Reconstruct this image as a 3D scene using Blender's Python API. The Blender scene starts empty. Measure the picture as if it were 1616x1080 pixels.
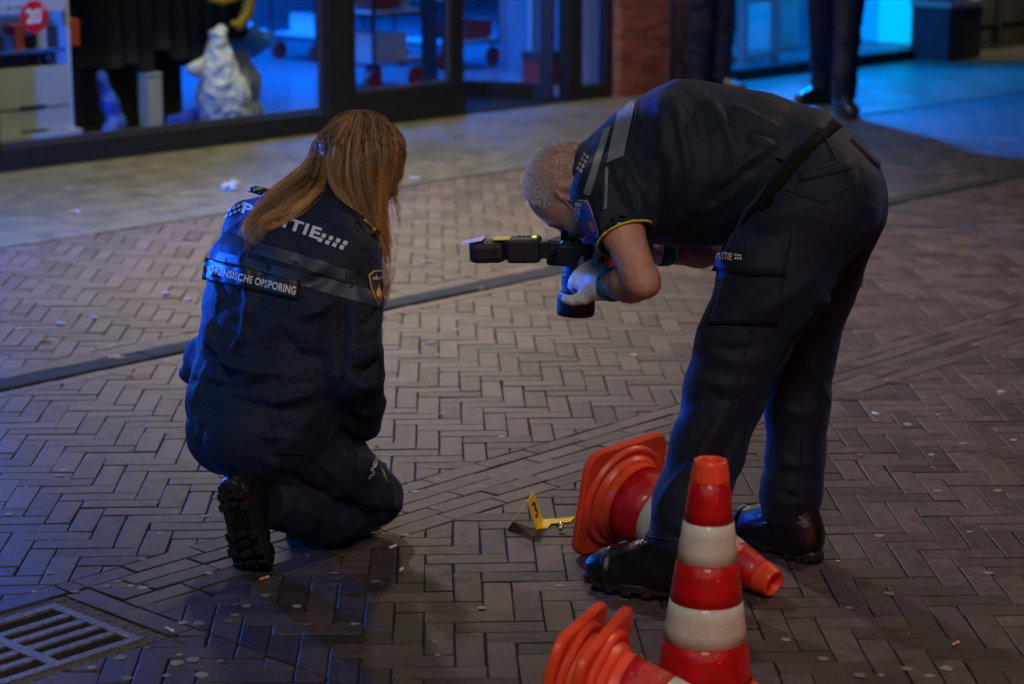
import bpy, bmesh, math, random
import numpy as np
from mathutils import Vector, Matrix
from mathutils.bvhtree import BVHTree

random.seed(7)
rng = np.random.default_rng(7)
S = bpy.context.scene
C = S.collection
R = math.radians

# ------------------------------------------------------------------ camera
FPX, CAMH = 3390.0, 1.68
TH = math.atan(770 / FPX)
cam = bpy.data.cameras.new('camera')
co = bpy.data.objects.new('camera', cam)
C.objects.link(co)
co.location = (0, 0, CAMH)
co.rotation_euler = (math.pi / 2 - TH, 0, 0)
cam.sensor_width = 36
cam.lens = 36 * FPX / 1616
cam.clip_start, cam.clip_end = 0.1, 500
cam.dof.use_dof = True
cam.dof.focus_distance = 5.15
cam.dof.aperture_fstop = 3.3
S.camera = co

# ------------------------------------------------------------------ world, sun, exposure
w = bpy.data.worlds.new('World')
S.world = w
w.use_nodes = True
wn = w.node_tree
bg = wn.nodes['Background']
sky = wn.nodes.new('ShaderNodeTexSky')
sky.sky_type = 'NISHITA'
sky.sun_disc = False
sky.sun_elevation = R(-3.0)
sky.sun_rotation = R(-40)
wn.links.new(sky.outputs[0], bg.inputs[0])
bg.inputs[1].default_value = 0.025
S.view_settings.view_transform = 'Standard'
S.view_settings.look = 'None'
S.view_settings.exposure = 1.5
S.view_settings.gamma = 1
S.view_settings.use_curve_mapping = False


def lamp(name, kind, loc, energy, col, size=0.3, target=None, spot=None, blend=0.5, size_y=None, spread=None):
    d = bpy.data.lights.new(name, kind)
    d.energy = energy
    d.color = col
    if kind == 'AREA':
        d.size = size
        if size_y:
            d.shape = 'RECTANGLE'
            d.size_y = size_y
        if spread:
            d.spread = spread
    elif kind == 'SUN':
        d.angle = size
    else:
        d.shadow_soft_size = size
    if kind == 'SPOT':
        d.spot_size = spot or R(100)
        d.spot_blend = blend
    o = bpy.data.objects.new(name, d)
    C.objects.link(o)
    o.location = loc
    if target is not None:
        o.rotation_euler = (Vector(target) - Vector(loc)).to_track_quat('-Z', 'Y').to_euler()
    return o


# street frame: t runs along the shop fronts, n towards them
A47 = R(47)
TV = np.array([math.cos(A47), math.sin(A47), 0.0])
NV = np.array([-math.sin(A47), math.cos(A47), 0.0])
ZV = np.array([0, 0, 1.0])


def W(t, n, z=0.0):
    return TV * t + NV * n + ZV * z


# light of the night glow (moonless city sky), the street lanterns, the shop windows, a patrol car's blue beacon to the left, plus added fill lamps
lamp('night_sun', 'SUN', (0, 0, 10), 0.03, (0.75, 0.8, 1.0), R(12), (1.5, -4, 0))
LAMPS = dict(
    facade_spot=lamp('facade_spot', 'SPOT', W(7.0, 8.8, 4.6), 405, (1.0, 0.87, 0.85), 0.14, W(7.0, 5.9, 0), R(78), 1.0),
    facade_lamp_b=lamp('facade_spot', 'SPOT', W(9.4, 9.4, 3.6), 130, (1.0, 0.86, 0.46), 0.20, W(8.8, 8.7, 0), R(130), 0.9),
    facade_lamp_c=lamp('facade_spot', 'SPOT', W(7.2, 9.5, 3.4), 85, (1.0, 0.92, 0.48), 0.20, W(7.2, 9.0, 0), R(120), 0.9),
    pier_fill=lamp('facade_spot', 'SPOT', W(11.1, 9.0, 3.0), 45, (1.0, 0.72, 0.50), 0.15, W(11.8, 9.9, 0.3), R(60), 0.8),  # added spot that lifts the brick pier, no real fitting
    end_fill=lamp('facade_spot', 'SPOT', W(16.6, 9.2, 3.2), 60, (1.0, 0.92, 0.70), 0.15, W(16.8, 10.3, 0.3), R(60), 0.8),  # added spot so the cream panel at the far right isn't black
    lantern=lamp('street_lantern', 'SPOT', (4.2, 8.0, 4.6), 110, (1.0, 0.66, 0.46), 0.16, (1.0, 5.6, 0), R(100), 0.8),
    beacon=lamp('police_beacon', 'POINT', (-3.2, 9.2, 0.8), 130, (0.01, 0.16, 1.0), 0.08),
    beacon_b=lamp('police_beacon', 'SPOT', (-5.0, 8.0, 0.70), 1100, (0.01, 0.10, 1.0), 0.10, (0.62, 4.92, 0.75), R(13), 0.6),
    blue_fill=lamp('blue_fill', 'SPOT', (-5.0, 3.4, 2.4), 170, (0.04, 0.30, 1.0), 0.4, (-1.0, 5.75, 0.6), R(26), 0.7),  # added blue fill on the kneeling person's back, not an actual sign
    tail=lamp('tail_lamp', 'POINT', (2.0, 1.6, 0.5), 13, (1.0, 0.10, 0.03), 0.15),
    fill=lamp('fill_light', 'AREA', (0.2, 0.8, 4.4), 30, (1.0, 0.93, 0.88), 1.6, (0.4, 5.0, 0.4)),  # added soft fill from above the viewer, lifts the cones and foreground
)


# ------------------------------------------------------------------ photograph-to-place helpers
CT, ST = math.cos(TH), math.sin(TH)


def ray(x, y):
    u = (x - 808) / FPX
    v = -(y - 540) / FPX
    return np.array([u, CT + v * ST, -ST + v * CT])


def gnd(x, y, z=0.0):
    r = ray(x, y)
    return r * ((z - CAMH) / r[2]) + np.array([0, 0, CAMH])


def at(x, y, Y):
    r = ray(x, y)
    return r * (Y / r[1]) + np.array([0, 0, CAMH])


def SN(x, y, n):
    """(t, z) where the sight line through a pixel meets the upright plane n."""
    r = ray(x, y)
    p = r * (n / (r @ NV)) + np.array([0, 0, CAMH])
    return p @ TV, p[2]


# ------------------------------------------------------------------ materials
def nodes(name):
    m = bpy.data.materials.new(name)
    m.use_nodes = True
    return m, m.node_tree.nodes, m.node_tree.links, m.node_tree.nodes['Principled BSDF']


def mat(name, col, rough=0.5, metal=0.0, var=0.0, vscale=20.0, bump=0.0, bscale=60.0, spec=0.5, sheen=0.0,
        emit=None, estr=0.0, obj_var=0.0, attr_var=None, alpha=None, coat=0.0, col2=None, rough_var=0.0, trans=0.0, sss=0.0, scuff=None, fold=None):
    m, N, L, P = nodes(name)
    P.inputs['Roughness'].default_value = rough
    P.inputs['Metallic'].default_value = metal
    P.inputs['Specular IOR Level'].default_value = spec
    P.inputs['Sheen Weight'].default_value = sheen
    P.inputs['Sheen Tint'].default_value = (0.12, 0.2, 0.5, 1)
    P.inputs['Coat Weight'].default_value = coat
    P.inputs['Transmission Weight'].default_value = trans
    P.inputs['Base Color'].default_value = (*col, 1)
    if sss:
        P.inputs['Subsurface Weight'].default_value = sss
        P.inputs['Subsurface Radius'].default_value = (0.01, 0.004, 0.002)
    if emit:
        P.inputs['Emission Color'].default_value = (*emit, 1)
        P.inputs['Emission Strength'].default_value = estr
    tc = N.new('ShaderNodeTexCoord')
    src = None
    if var or col2 or rough_var:
        nz = N.new('ShaderNodeTexNoise')
        nz.inputs['Scale'].default_value = vscale
        nz.inputs['Detail'].default_value = 6
        nz.inputs['Roughness'].default_value = 0.62
        L.new(tc.outputs['Object'], nz.inputs['Vector'])
        c2 = col2 or tuple(min(1, c * (1 + var)) for c in col)
        c1 = col if col2 else tuple(c * (1 - var) for c in col)
        rp = N.new('ShaderNodeValToRGB')
        rp.color_ramp.elements[0].position = 0.36
        rp.color_ramp.elements[1].position = 0.66
        rp.color_ramp.elements[0].color = (*c1, 1)
        rp.color_ramp.elements[1].color = (*c2, 1)
        L.new(nz.outputs['Fac'], rp.inputs[0])
        src = rp.outputs[0]
        if rough_var:
            mr = N.new('ShaderNodeMapRange')
            mr.inputs[1].default_value = 0.3
            mr.inputs[2].default_value = 0.7
            mr.inputs[3].default_value = max(0.03, rough - rough_var)
            mr.inputs[4].default_value = min(1, rough + rough_var)
            L.new(nz.outputs['Fac'], mr.inputs[0])
            L.new(mr.outputs[0], P.inputs['Roughness'])
    if obj_var or attr_var:
        if attr_var:
            a = N.new('ShaderNodeAttribute')
            a.attribute_name = 'rnd'
            fac, amt = a.outputs['Fac'], attr_var
        else:
            a = N.new('ShaderNodeObjectInfo')
            fac, amt = a.outputs['Random'], obj_var
        mr = N.new('ShaderNodeMapRange')
        mr.inputs[3].default_value = 1 - amt
        mr.inputs[4].default_value = 1 + amt
        L.new(fac, mr.inputs[0])
        hs = N.new('ShaderNodeHueSaturation')
        L.new(mr.outputs[0], hs.inputs['Value'])
        if src:
            L.new(src, hs.inputs['Color'])
        else:
            hs.inputs['Color'].default_value = (*col, 1)
        src = hs.outputs[0]
    if scuff:
        sc, thr, scol, soft = scuff
        nz = N.new('ShaderNodeTexNoise')
        nz.inputs['Scale'].default_value = sc
        nz.inputs['Detail'].default_value = 7
        nz.inputs['Roughness'].default_value = 0.7
        nz.inputs['Distortion'].default_value = 1.2
        L.new(tc.outputs['Object'], nz.inputs['Vector'])
        mr = N.new('ShaderNodeMapRange')
        mr.inputs[1].default_value = thr
        mr.inputs[2].default_value = thr + soft
        L.new(nz.outputs['Fac'], mr.inputs[0])
        mx = N.new('ShaderNodeMix')
        mx.data_type = 'RGBA'
        L.new(mr.outputs[0], mx.inputs['Factor'])
        if src:
            L.new(src, mx.inputs['A'])
        else:
            mx.inputs['A'].default_value = (*col, 1)
        mx.inputs['B'].default_value = (*scol, 1)
        src = mx.outputs['Result']
    if src:
        L.new(src, P.inputs['Base Color'])
    prev = None
    if fold:
        fs, fst = fold
        nf = N.new('ShaderNodeTexNoise')
        nf.inputs['Scale'].default_value = fs
        nf.inputs['Detail'].default_value = 3
        nf.inputs['Distortion'].default_value = 1.6
        L.new(tc.outputs['Object'], nf.inputs['Vector'])
        b2 = N.new('ShaderNodeBump')
        b2.inputs['Strength'].default_value = fst
        b2.inputs['Distance'].default_value = 0.012
        L.new(nf.outputs['Fac'], b2.inputs['Height'])
        prev = b2.outputs[0]
        L.new(prev, P.inputs['Normal'])
    if bump:
        nb = N.new('ShaderNodeTexNoise')
        nb.inputs['Scale'].default_value = bscale
        nb.inputs['Detail'].default_value = 5
        L.new(tc.outputs['Object'], nb.inputs['Vector'])
        bp = N.new('ShaderNodeBump')
        bp.inputs['Strength'].default_value = bump
        bp.inputs['Distance'].default_value = 0.01
        L.new(nb.outputs['Fac'], bp.inputs['Height'])
        if prev:
            L.new(prev, bp.inputs['Normal'])
        L.new(bp.outputs[0], P.inputs['Normal'])
    return m


def glass_mat(name, tint=(0.93, 0.96, 1.0), gloss=1.0):
    m, N, L, P = nodes(name)
    out = N['Material Output']
    N.remove(P)
    tr = N.new('ShaderNodeBsdfTransparent')
    tr.inputs[0].default_value = (*tint, 1)
    gl = N.new('ShaderNodeBsdfGlossy')
    gl.inputs['Roughness'].default_value = 0.02
    fr = N.new('ShaderNodeFresnel')
    fr.inputs['IOR'].default_value = 1.45
    mx = N.new('ShaderNodeMixShader')
    ge = N.new('ShaderNodeNewGeometry')
    ma = N.new('ShaderNodeMath')
    ma.operation = 'MULTIPLY_ADD'          # only the face towards the viewer mirrors: fresnel - fresnel * backfacing
    m2 = N.new('ShaderNodeMath')
    m2.operation = 'SUBTRACT'
    m2.inputs[0].default_value = 1.0
    L.new(ge.outputs['Backfacing'], m2.inputs[1])
    ma.inputs[2].default_value = 0.0
    L.new(fr.outputs[0], ma.inputs[0])
    L.new(m2.outputs[0], ma.inputs[1])
    L.new(ma.outputs[0], mx.inputs[0])
    L.new(tr.outputs[0], mx.inputs[1])
    L.new(gl.outputs[0], mx.inputs[2])
    L.new(mx.outputs[0], out.inputs[0])
    return m


M = {}
M['brick'] = mat('paving_brick', (0.076, 0.053, 0.050), 0.54, var=0.24, vscale=30, bump=0.28, bscale=240, attr_var=0.46, spec=0.45, rough_var=0.12, scuff=(3.5, 0.56, (0.045, 0.036, 0.033), 0.22))
M['joint'] = mat('joint_sand', (0.016, 0.013, 0.011), 0.95, var=0.5, vscale=60, bump=0.6, bscale=260)
M['ground'] = mat('far_ground', (0.07, 0.06, 0.058), 0.8, var=0.3, vscale=3)
M['gutter'] = mat('gutter_concrete', (0.040, 0.048, 0.056), 0.9, spec=0.15, var=0.22, vscale=14, bump=0.3, bscale=160)
M['tile'] = mat('pavement_tile', (0.120, 0.112, 0.078), 0.40, var=0.24, vscale=7, bump=0.10, bscale=90, attr_var=0.10, spec=0.6, rough_var=0.08)
M['iron'] = mat('drain_iron', (0.20, 0.19, 0.165), 0.55, metal=0.1, var=0.45, vscale=70, bump=0.5, bscale=260)
M['drainrim'] = mat('drain_rim', (0.15, 0.135, 0.10), 0.9, var=0.6, vscale=90, bump=1.0, bscale=160)
M['pit'] = mat('drain_pit', (0.012, 0.011, 0.01), 0.9)
M['gum'] = mat('gum', (0.27, 0.25, 0.225), 0.7, var=0.15, vscale=120, obj_var=0.35)
M['paper'] = mat('paper', (0.75, 0.74, 0.70), 0.8, var=0.08, vscale=60)
M['filter'] = mat('cigarette_filter', (0.75, 0.34, 0.10), 0.8, var=0.15, vscale=200)
M['navy'] = mat('navy_jacket_cloth', (0.0085, 0.0130, 0.025), 0.68, var=0.18, vscale=9, bump=0.12, bscale=700, sheen=0.30, spec=0.30, fold=(22, 0.55))
M['navy_shirt'] = mat('navy_shirt_knit', (0.0055, 0.0135, 0.0250), 0.66, var=0.15, vscale=9, bump=0.14, bscale=900, sheen=0.22, spec=0.35, fold=(15, 0.4))
M['trouser'] = mat('navy_trouser_cloth', (0.0062, 0.0100, 0.0250), 0.70, var=0.2, vscale=8, bump=0.14, bscale=900, sheen=0.30, spec=0.35, fold=(14, 0.35))
M['black'] = mat('black_cloth', (0.0045, 0.0045, 0.005), 0.85, spec=0.2, var=0.2, vscale=12, bump=0.1, bscale=500)
M['panel'] = mat('back_panel_cloth', (0.010, 0.014, 0.022), 0.45, var=0.15, vscale=20)
M['band'] = mat('woven_band', (0.020, 0.032, 0.050), 0.5, var=0.12, vscale=16, bump=0.08, bscale=800)
M['band_light'] = mat('pale_band', (0.15, 0.18, 0.20), 0.5, var=0.1, vscale=16, bump=0.08, bscale=800)
M['print'] = mat('pale_print', (0.66, 0.66, 0.60), 0.55, var=0.06, vscale=90)
M['print_pink'] = mat('worn_print', (0.55, 0.44, 0.36), 0.55, var=0.1, vscale=90)
M['yellow'] = mat('yellow_piping', (0.55, 0.56, 0.03), 0.55)
M['gold'] = mat('gold_stitch', (0.72, 0.42, 0.04), 0.5, var=0.15, vscale=300)
M['patchblue'] = mat('patch_blue', (0.015, 0.07, 0.42), 0.5, var=0.15, vscale=60)
M['patchred'] = mat('patch_red', (0.42, 0.10, 0.05), 0.5)
M['patchdark'] = mat('patch_dark', (0.010, 0.012, 0.016), 0.5)
M['skin'] = mat('skin', (0.56, 0.29, 0.205), 0.46, var=0.16, vscale=34, bump=0.3, bscale=320, sss=0.12)
M['lip'] = mat('lip', (0.36, 0.13, 0.11), 0.45)
M['eye'] = mat('eye_white', (0.7, 0.68, 0.64), 0.2)
M['glove'] = mat('latex_glove', (0.78, 0.80, 0.66), 0.45, var=0.07, vscale=40, bump=0.2, bscale=130, sss=0.08)
M['teal'] = mat('teal_cuff', (0.0, 0.17, 0.155), 0.6, bump=0.2, bscale=300)
M['mask'] = mat('mask_cloth', (0.36, 0.38, 0.40), 0.75)
M['leather'] = mat('boot_leather', (0.010, 0.010, 0.011), 0.30, var=0.3, vscale=22, bump=0.22, bscale=160, spec=0.6, rough_var=0.08)
M['rubber'] = mat('boot_rubber', (0.016, 0.016, 0.015), 0.55, var=0.25, vscale=30, bump=0.2, bscale=120)
M['lace'] = mat('boot_lace', (0.012, 0.012, 0.014), 0.4)
M['steel'] = mat('steel', (0.45, 0.45, 0.47), 0.28, metal=1.0)
M['camblack'] = mat('camera_body', (0.012, 0.012, 0.013), 0.45, bump=0.25, bscale=900, spec=0.5)
M['camgloss'] = mat('camera_gloss', (0.012, 0.012, 0.014), 0.18, spec=0.6)
M['lensglass'] = mat('front_glass', (0.01, 0.01, 0.03), 0.03, spec=0.9)
M['card'] = mat('bounce_card', (0.62, 0.64, 0.66), 0.5)
M['amber'] = mat('amber_light', (0.8, 0.2, 0.03), 0.4, emit=(1.0, 0.22, 0.03), estr=1.6)
M['cone'] = mat('cone_plastic', (0.95, 0.088, 0.030), 0.36, var=0.10, vscale=9, bump=0.06, bscale=60, spec=0.5, rough_var=0.1, sss=0.05, scuff=(16, 0.64, (0.10, 0.03, 0.02), 0.05))
M['conered'] = mat('sheeting_red', (0.58, 0.006, 0.010), 0.30, var=0.2, vscale=24, bump=0.3, bscale=300, coat=0.3, scuff=(26, 0.66, (0.10, 0.01, 0.01), 0.06))
M['conewhite'] = mat('sheeting_white', (0.70, 0.71, 0.60), 0.34, var=0.10, vscale=20, bump=0.3, bscale=300, coat=0.3, scuff=(22, 0.64, (0.30, 0.28, 0.24), 0.08))
M['scuff'] = mat('scuff', (0.03, 0.012, 0.01), 0.9)
M['marker'] = mat('marker_yellow', (0.90, 0.64, 0.01), 0.4, var=0.05, vscale=30)
M['ink'] = mat('marker_ink', (0.02, 0.02, 0.018), 0.6)
M['brass'] = mat('casing_metal', (0.60, 0.50, 0.32), 0.25, metal=1.0)
M['frame'] = mat('shop_frame', (0.018, 0.018, 0.020), 0.42, var=0.2, vscale=12, spec=0.5)
M['frame_edge'] = mat('shop_frame_edge', (0.055, 0.055, 0.06), 0.4)
M['glass'] = glass_mat('window_glass')
M['wallbrick'] = mat('wall_brick', (0.26, 0.075, 0.038), 0.8, var=0.3, vscale=30, bump=0.4, bscale=120, attr_var=0.3)
M['mortar'] = mat('mortar', (0.36, 0.25, 0.19), 0.95, var=0.25, vscale=40, bump=0.4, bscale=160)
M['pipe'] = mat('rain_pipe', (0.15, 0.15, 0.17), 0.45, metal=0.4)
M['plaster'] = mat('fascia', (0.10, 0.09, 0.085), 0.8, var=0.2, vscale=5)
M['roomwall'] = mat('shop_wall', (0.18, 0.20, 0.24), 0.7, var=0.1, vscale=4)
M['roomfloor'] = mat('shop_floor', (0.16, 0.18, 0.21), 0.22, var=0.15, vscale=8)
M['cream'] = mat('cream_panel', (0.52, 0.50, 0.40), 0.6, var=0.06, vscale=5)
M['drawer'] = mat('drawer_front', (0.50, 0.52, 0.44), 0.5, var=0.05, vscale=6)
M['white'] = mat('white_lacquer', (0.62, 0.64, 0.64), 0.35)
M['stickred'] = mat('sticker_red', (0.60, 0.006, 0.02), 0.45)
M['plasticbag'] = mat('plastic_bag', (0.55, 0.57, 0.52), 0.4, var=0.12, vscale=14, bump=0.5, bscale=30)
M['bluebag'] = mat('blue_bag', (0.03, 0.24, 0.62), 0.3, var=0.3, vscale=25, bump=0.5, bscale=40)
M['bluecloth'] = mat('blue_cloth', (0.02, 0.09, 0.5), 0.6, var=0.3, vscale=25)
M['hose'] = mat('yellow_strap', (0.55, 0.33, 0.01), 0.5)
M['redwheel'] = mat('red_wheel', (0.40, 0.03, 0.02), 0.5)
M['bottle'] = mat('dark_bottle', (0.015, 0.02, 0.025), 0.12, spec=0.7)
M['redbox'] = mat('red_box', (0.42, 0.05, 0.03), 0.6, var=0.15, vscale=20)
M['cardboard'] = mat('pale_cardboard', (0.45, 0.43, 0.28), 0.7, var=0.12, vscale=30)
M['led'] = mat('led_panel', (0.0, 0.4, 0.5), 0.5, emit=(0.0, 0.52, 0.60), estr=0.34)
M['led2'] = mat('led_panel_blue', (0.0, 0.25, 0.5), 0.5, emit=(0.0, 0.26, 0.62), estr=0.34)
M['led_blue'] = mat('led_tube_blue', (0.1, 0.1, 0.6), 0.5, emit=(0.06, 0.05, 1.0), estr=2.0)
M['planter'] = mat('planter_dark', (0.045, 0.043, 0.05), 0.6, var=0.2, vscale=8)
M['cap'] = mat('planter_cap', (0.34, 0.31, 0.26), 0.6)
M['green'] = mat('pen_green', (0.35, 0.48, 0.05), 0.4)
M['penblue'] = mat('pen_blue', (0.02, 0.15, 0.55), 0.4)


def hair_mat(name, c1, c2, rough=0.36):
    m, N, L, P = nodes(name)
    a = N.new('ShaderNodeAttribute')
    a.attribute_name = 'rnd'
    rp = N.new('ShaderNodeValToRGB')
    rp.color_ramp.elements[0].color = (*c1, 1)
    rp.color_ramp.elements[1].color = (*c2, 1)
    L.new(a.outputs['Fac'], rp.inputs[0])
    L.new(rp.outputs[0], P.inputs['Base Color'])
    P.inputs['Roughness'].default_value = rough
    P.inputs['Specular IOR Level'].default_value = 0.32
    return m


M['hair'] = hair_mat('brown_hair', (0.030, 0.014, 0.007), (0.90, 0.49, 0.18), 0.38)
M['grey_hair'] = hair_mat('grey_hair', (0.20, 0.19, 0.19), (0.75, 0.75, 0.78), 0.45)


# ------------------------------------------------------------------ objects
def tag(o, label=None, cat=None, group=None, kind=None):
    if label:
        o['label'] = label
    if cat:
        o['category'] = cat
    if group:
        o['group'] = group
    if kind:
        o['kind'] = kind
    return o


def thing(name, loc, label, cat, group=None, rot=None):
    o = bpy.data.objects.new(name, None)
    C.objects.link(o)
    o.location = Vector(loc)
    if rot is not None:
        o.rotation_mode = 'QUATERNION'
        o.rotation_quaternion = rot
    o.empty_display_size = 0.1
    return tag(o, label, cat, group)


def root(o):
    while o.parent:
        o = o.parent
    return o


def mesh_obj(name, V, F, m, parent=None, smooth=False, local=False, rnd=None, mats=None, midx=None):
    """One mesh object. V is in world coordinates unless local; a parent's parts keep the thing's own origin."""
    V = np.asarray(V, dtype=float)
    if parent is not None and not local:
        V = V - np.array(root(parent).location)
    org = None
    if parent is None and not local and len(V):
        org = np.array([V[:, 0].mean(), V[:, 1].mean(), V[:, 2].min()])
        V = V - org
    me = bpy.data.meshes.new(name)
    me.from_pydata(V.tolist(), [], F if isinstance(F, list) else F.tolist())
    for mm in (mats or [m]):
        me.materials.append(mm)
    if midx is not None:
        me.polygons.foreach_set('material_index', np.asarray(midx, dtype=np.int32))
    if smooth:
        me.polygons.foreach_set('use_smooth', np.ones(len(me.polygons), dtype=bool))
    if rnd is not None:
        at_ = me.attributes.new('rnd', 'FLOAT', 'POINT')
        at_.data.foreach_set('value', np.asarray(rnd, dtype=np.float32))
    me.update()
    o = bpy.data.objects.new(name, me)
    C.objects.link(o)
    if org is not None:
        o.location = Vector(org)
    if parent is not None:
        o.parent = parent
    return o


class MB:
    """Collects shapes into one mesh."""

    def __init__(s):
        s.V, s.F, s.R = [], [], []

    def add(s, V, F, r=None):
        k = len(s.V)
        s.V += [tuple(map(float, v)) for v in V]
        s.F += [tuple(int(i) + k for i in f) for f in F]
        s.R += [random.random() if r is None else r] * len(V)
        return s

    def hexa(s, P):
        return s.add(P, [(0, 3, 2, 1), (4, 5, 6, 7), (0, 1, 5, 4), (1, 2, 6, 5), (2, 3, 7, 6), (3, 0, 4, 7)])

    def box(s, c, ax, ay, az):
        """centre and three half-axis vectors"""
        c, ax, ay, az = map(np.asarray, (c, ax, ay, az))
        P = [c - ax - ay - az, c + ax - ay - az, c + ax + ay - az, c - ax + ay - az,
             c - ax - ay + az, c + ax - ay + az, c + ax + ay + az, c - ax + ay + az]
        return s.hexa(P)

    def rbox(s, c, ax, ay, az, b=0.006):
        """bevelled box"""
        bm = bmesh.new()
        bmesh.ops.create_cube(bm, size=2)
        la, lb, lc = (np.linalg.norm(q) for q in (ax, ay, az))
        for v in bm.verts:
            v.co = Vector((v.co.x * la, v.co.y * lb, v.co.z * lc))
        bmesh.ops.bevel(bm, geom=bm.edges[:], offset=b, segments=2, affect='EDGES', profile=0.6)
        ux, uy, uz = (np.asarray(q, float) / l for q, l in ((ax, la), (ay, lb), (az, lc)))
        bm.verts.index_update()
        V = [np.asarray(c) + ux * v.co.x + uy * v.co.y + uz * v.co.z for v in bm.verts]
        F = [[v.index for v in f.verts] for f in bm.faces]
        bm.free()
        return s.add(V, F)

    def sbox(s, t0, t1, n0, n1, z0, z1):
        return s.hexa([W(t0, n0, z0), W(t1, n0, z0), W(t1, n1, z0), W(t0, n1, z0),
                       W(t0, n0, z1), W(t1, n0, z1), W(t1, n1, z1), W(t0, n1, z1)])

    def tube(s, pts, rad, n=8, cap=True):
        pts = [np.asarray(p, float) for p in pts]
        rad = rad if isinstance(rad, (list, tuple)) else [rad] * len(pts)
        V, F = [], []
        up = None
        for i, p in enumerate(pts):
            d = pts[min(i + 1, len(pts) - 1)] - pts[max(i - 1, 0)]
            d = d / (np.linalg.norm(d) + 1e-9)
            if up is None:
                up = np.cross(d, [0.31, 0.52, 0.79])
            up = up - d * (up @ d)
            up = up / (np.linalg.norm(up) + 1e-9)
            b = np.cross(d, up)
            for k in range(n):
                a = 2 * math.pi * k / n
                V.append(p + rad[i] * (math.cos(a) * up + math.sin(a) * b))
        for i in range(len(pts) - 1):
            for k in range(n):
                a, b = i * n + k, i * n + (k + 1) % n
                F.append((a, b, b + n, a + n))
        if cap:
            F.append(tuple(range(n))[::-1])
            F.append(tuple((len(pts) - 1) * n + k for k in range(n)))
        return s.add(V, F)

    def lathe(s, prof, n=32, M4=None):
        """profile of (r, z) about z"""
        V, F = [], []
        for (r, z) in prof:
            for k in range(n):
                a = 2 * math.pi * k / n
                V.append((r * math.cos(a), r * math.sin(a), z))
        for i in range(len(prof) - 1):
            for k in range(n):
                a, b = i * n + k, i * n + (k + 1) % n
                F.append((a, b, b + n, a + n))
        if M4 is not None:
            V = [tuple(M4 @ Vector(v)) for v in V]
        return s.add(V, F)

    def prism(s, poly, z0, z1):
        n = len(poly)
        V = [(x, y, z0) for x, y in poly] + [(x, y, z1) for x, y in poly]
        F = [tuple(range(n))[::-1], tuple(range(n, 2 * n))] + [(i, (i + 1) % n, (i + 1) % n + n, i + n) for i in range(n)]
        return s.add(V, F)

    def build(s, name, m, parent=None, smooth=False, local=False, rnd=False, **k):
        return mesh_obj(name, s.V, s.F, m, parent, smooth, local, rnd=s.R if rnd else None, **k)


# ------------------------------------------------------------------ signed distance modelling
def nrm(v):
    v = np.asarray(v, float)
    return v / np.linalg.norm(v)


def cap(P, a, b, ra, rb=None, n=None, k=1.0):
    rb = ra if rb is None else rb
    a = np.asarray(a, np.float32)
    b = np.asarray(b, np.float32)
    ba = b - a
    L2 = float(ba @ ba) + 1e-12
    q = P - a
    t = np.clip((q @ ba) / L2, 0, 1)
    q = q - t[:, None] * ba
    if n is not None:
        n = np.asarray(n, np.float32)
        q = q + ((q @ n) * (1.0 / k - 1))[:, None] * n
    return np.sqrt((q * q).sum(1)) - (ra + (rb - ra) * t)


def ell(P, c, r, Rm=None):
    q = P - np.asarray(c, np.float32)
    if Rm is not None:
        q = q @ np.asarray(Rm, np.float32)
    r = np.asarray(r, np.float32)
    k0 = np.sqrt(((q / r) ** 2).sum(1)) + 1e-6
    k1 = np.sqrt(((q / (r * r)) ** 2).sum(1)) + 1e-6
    return np.maximum(k0 * (k0 - 1.0) / k1, -0.12)


def smin(a, b, k):
    h = np.maximum(k - np.abs(a - b), 0) / k
    return np.minimum(a, b) - h * h * k * 0.25


def smax(a, b, k):
    return -smin(-a, -b, k)


def chain(P, pts, rs, k=0.02, n=None, kn=1.0):
    d = None
    for i in range(len(pts) - 1):
        e = cap(P, pts[i], pts[i + 1], rs[i], rs[i + 1], n, kn)
        d = e if d is None else smin(d, e, k)
    return d


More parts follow.
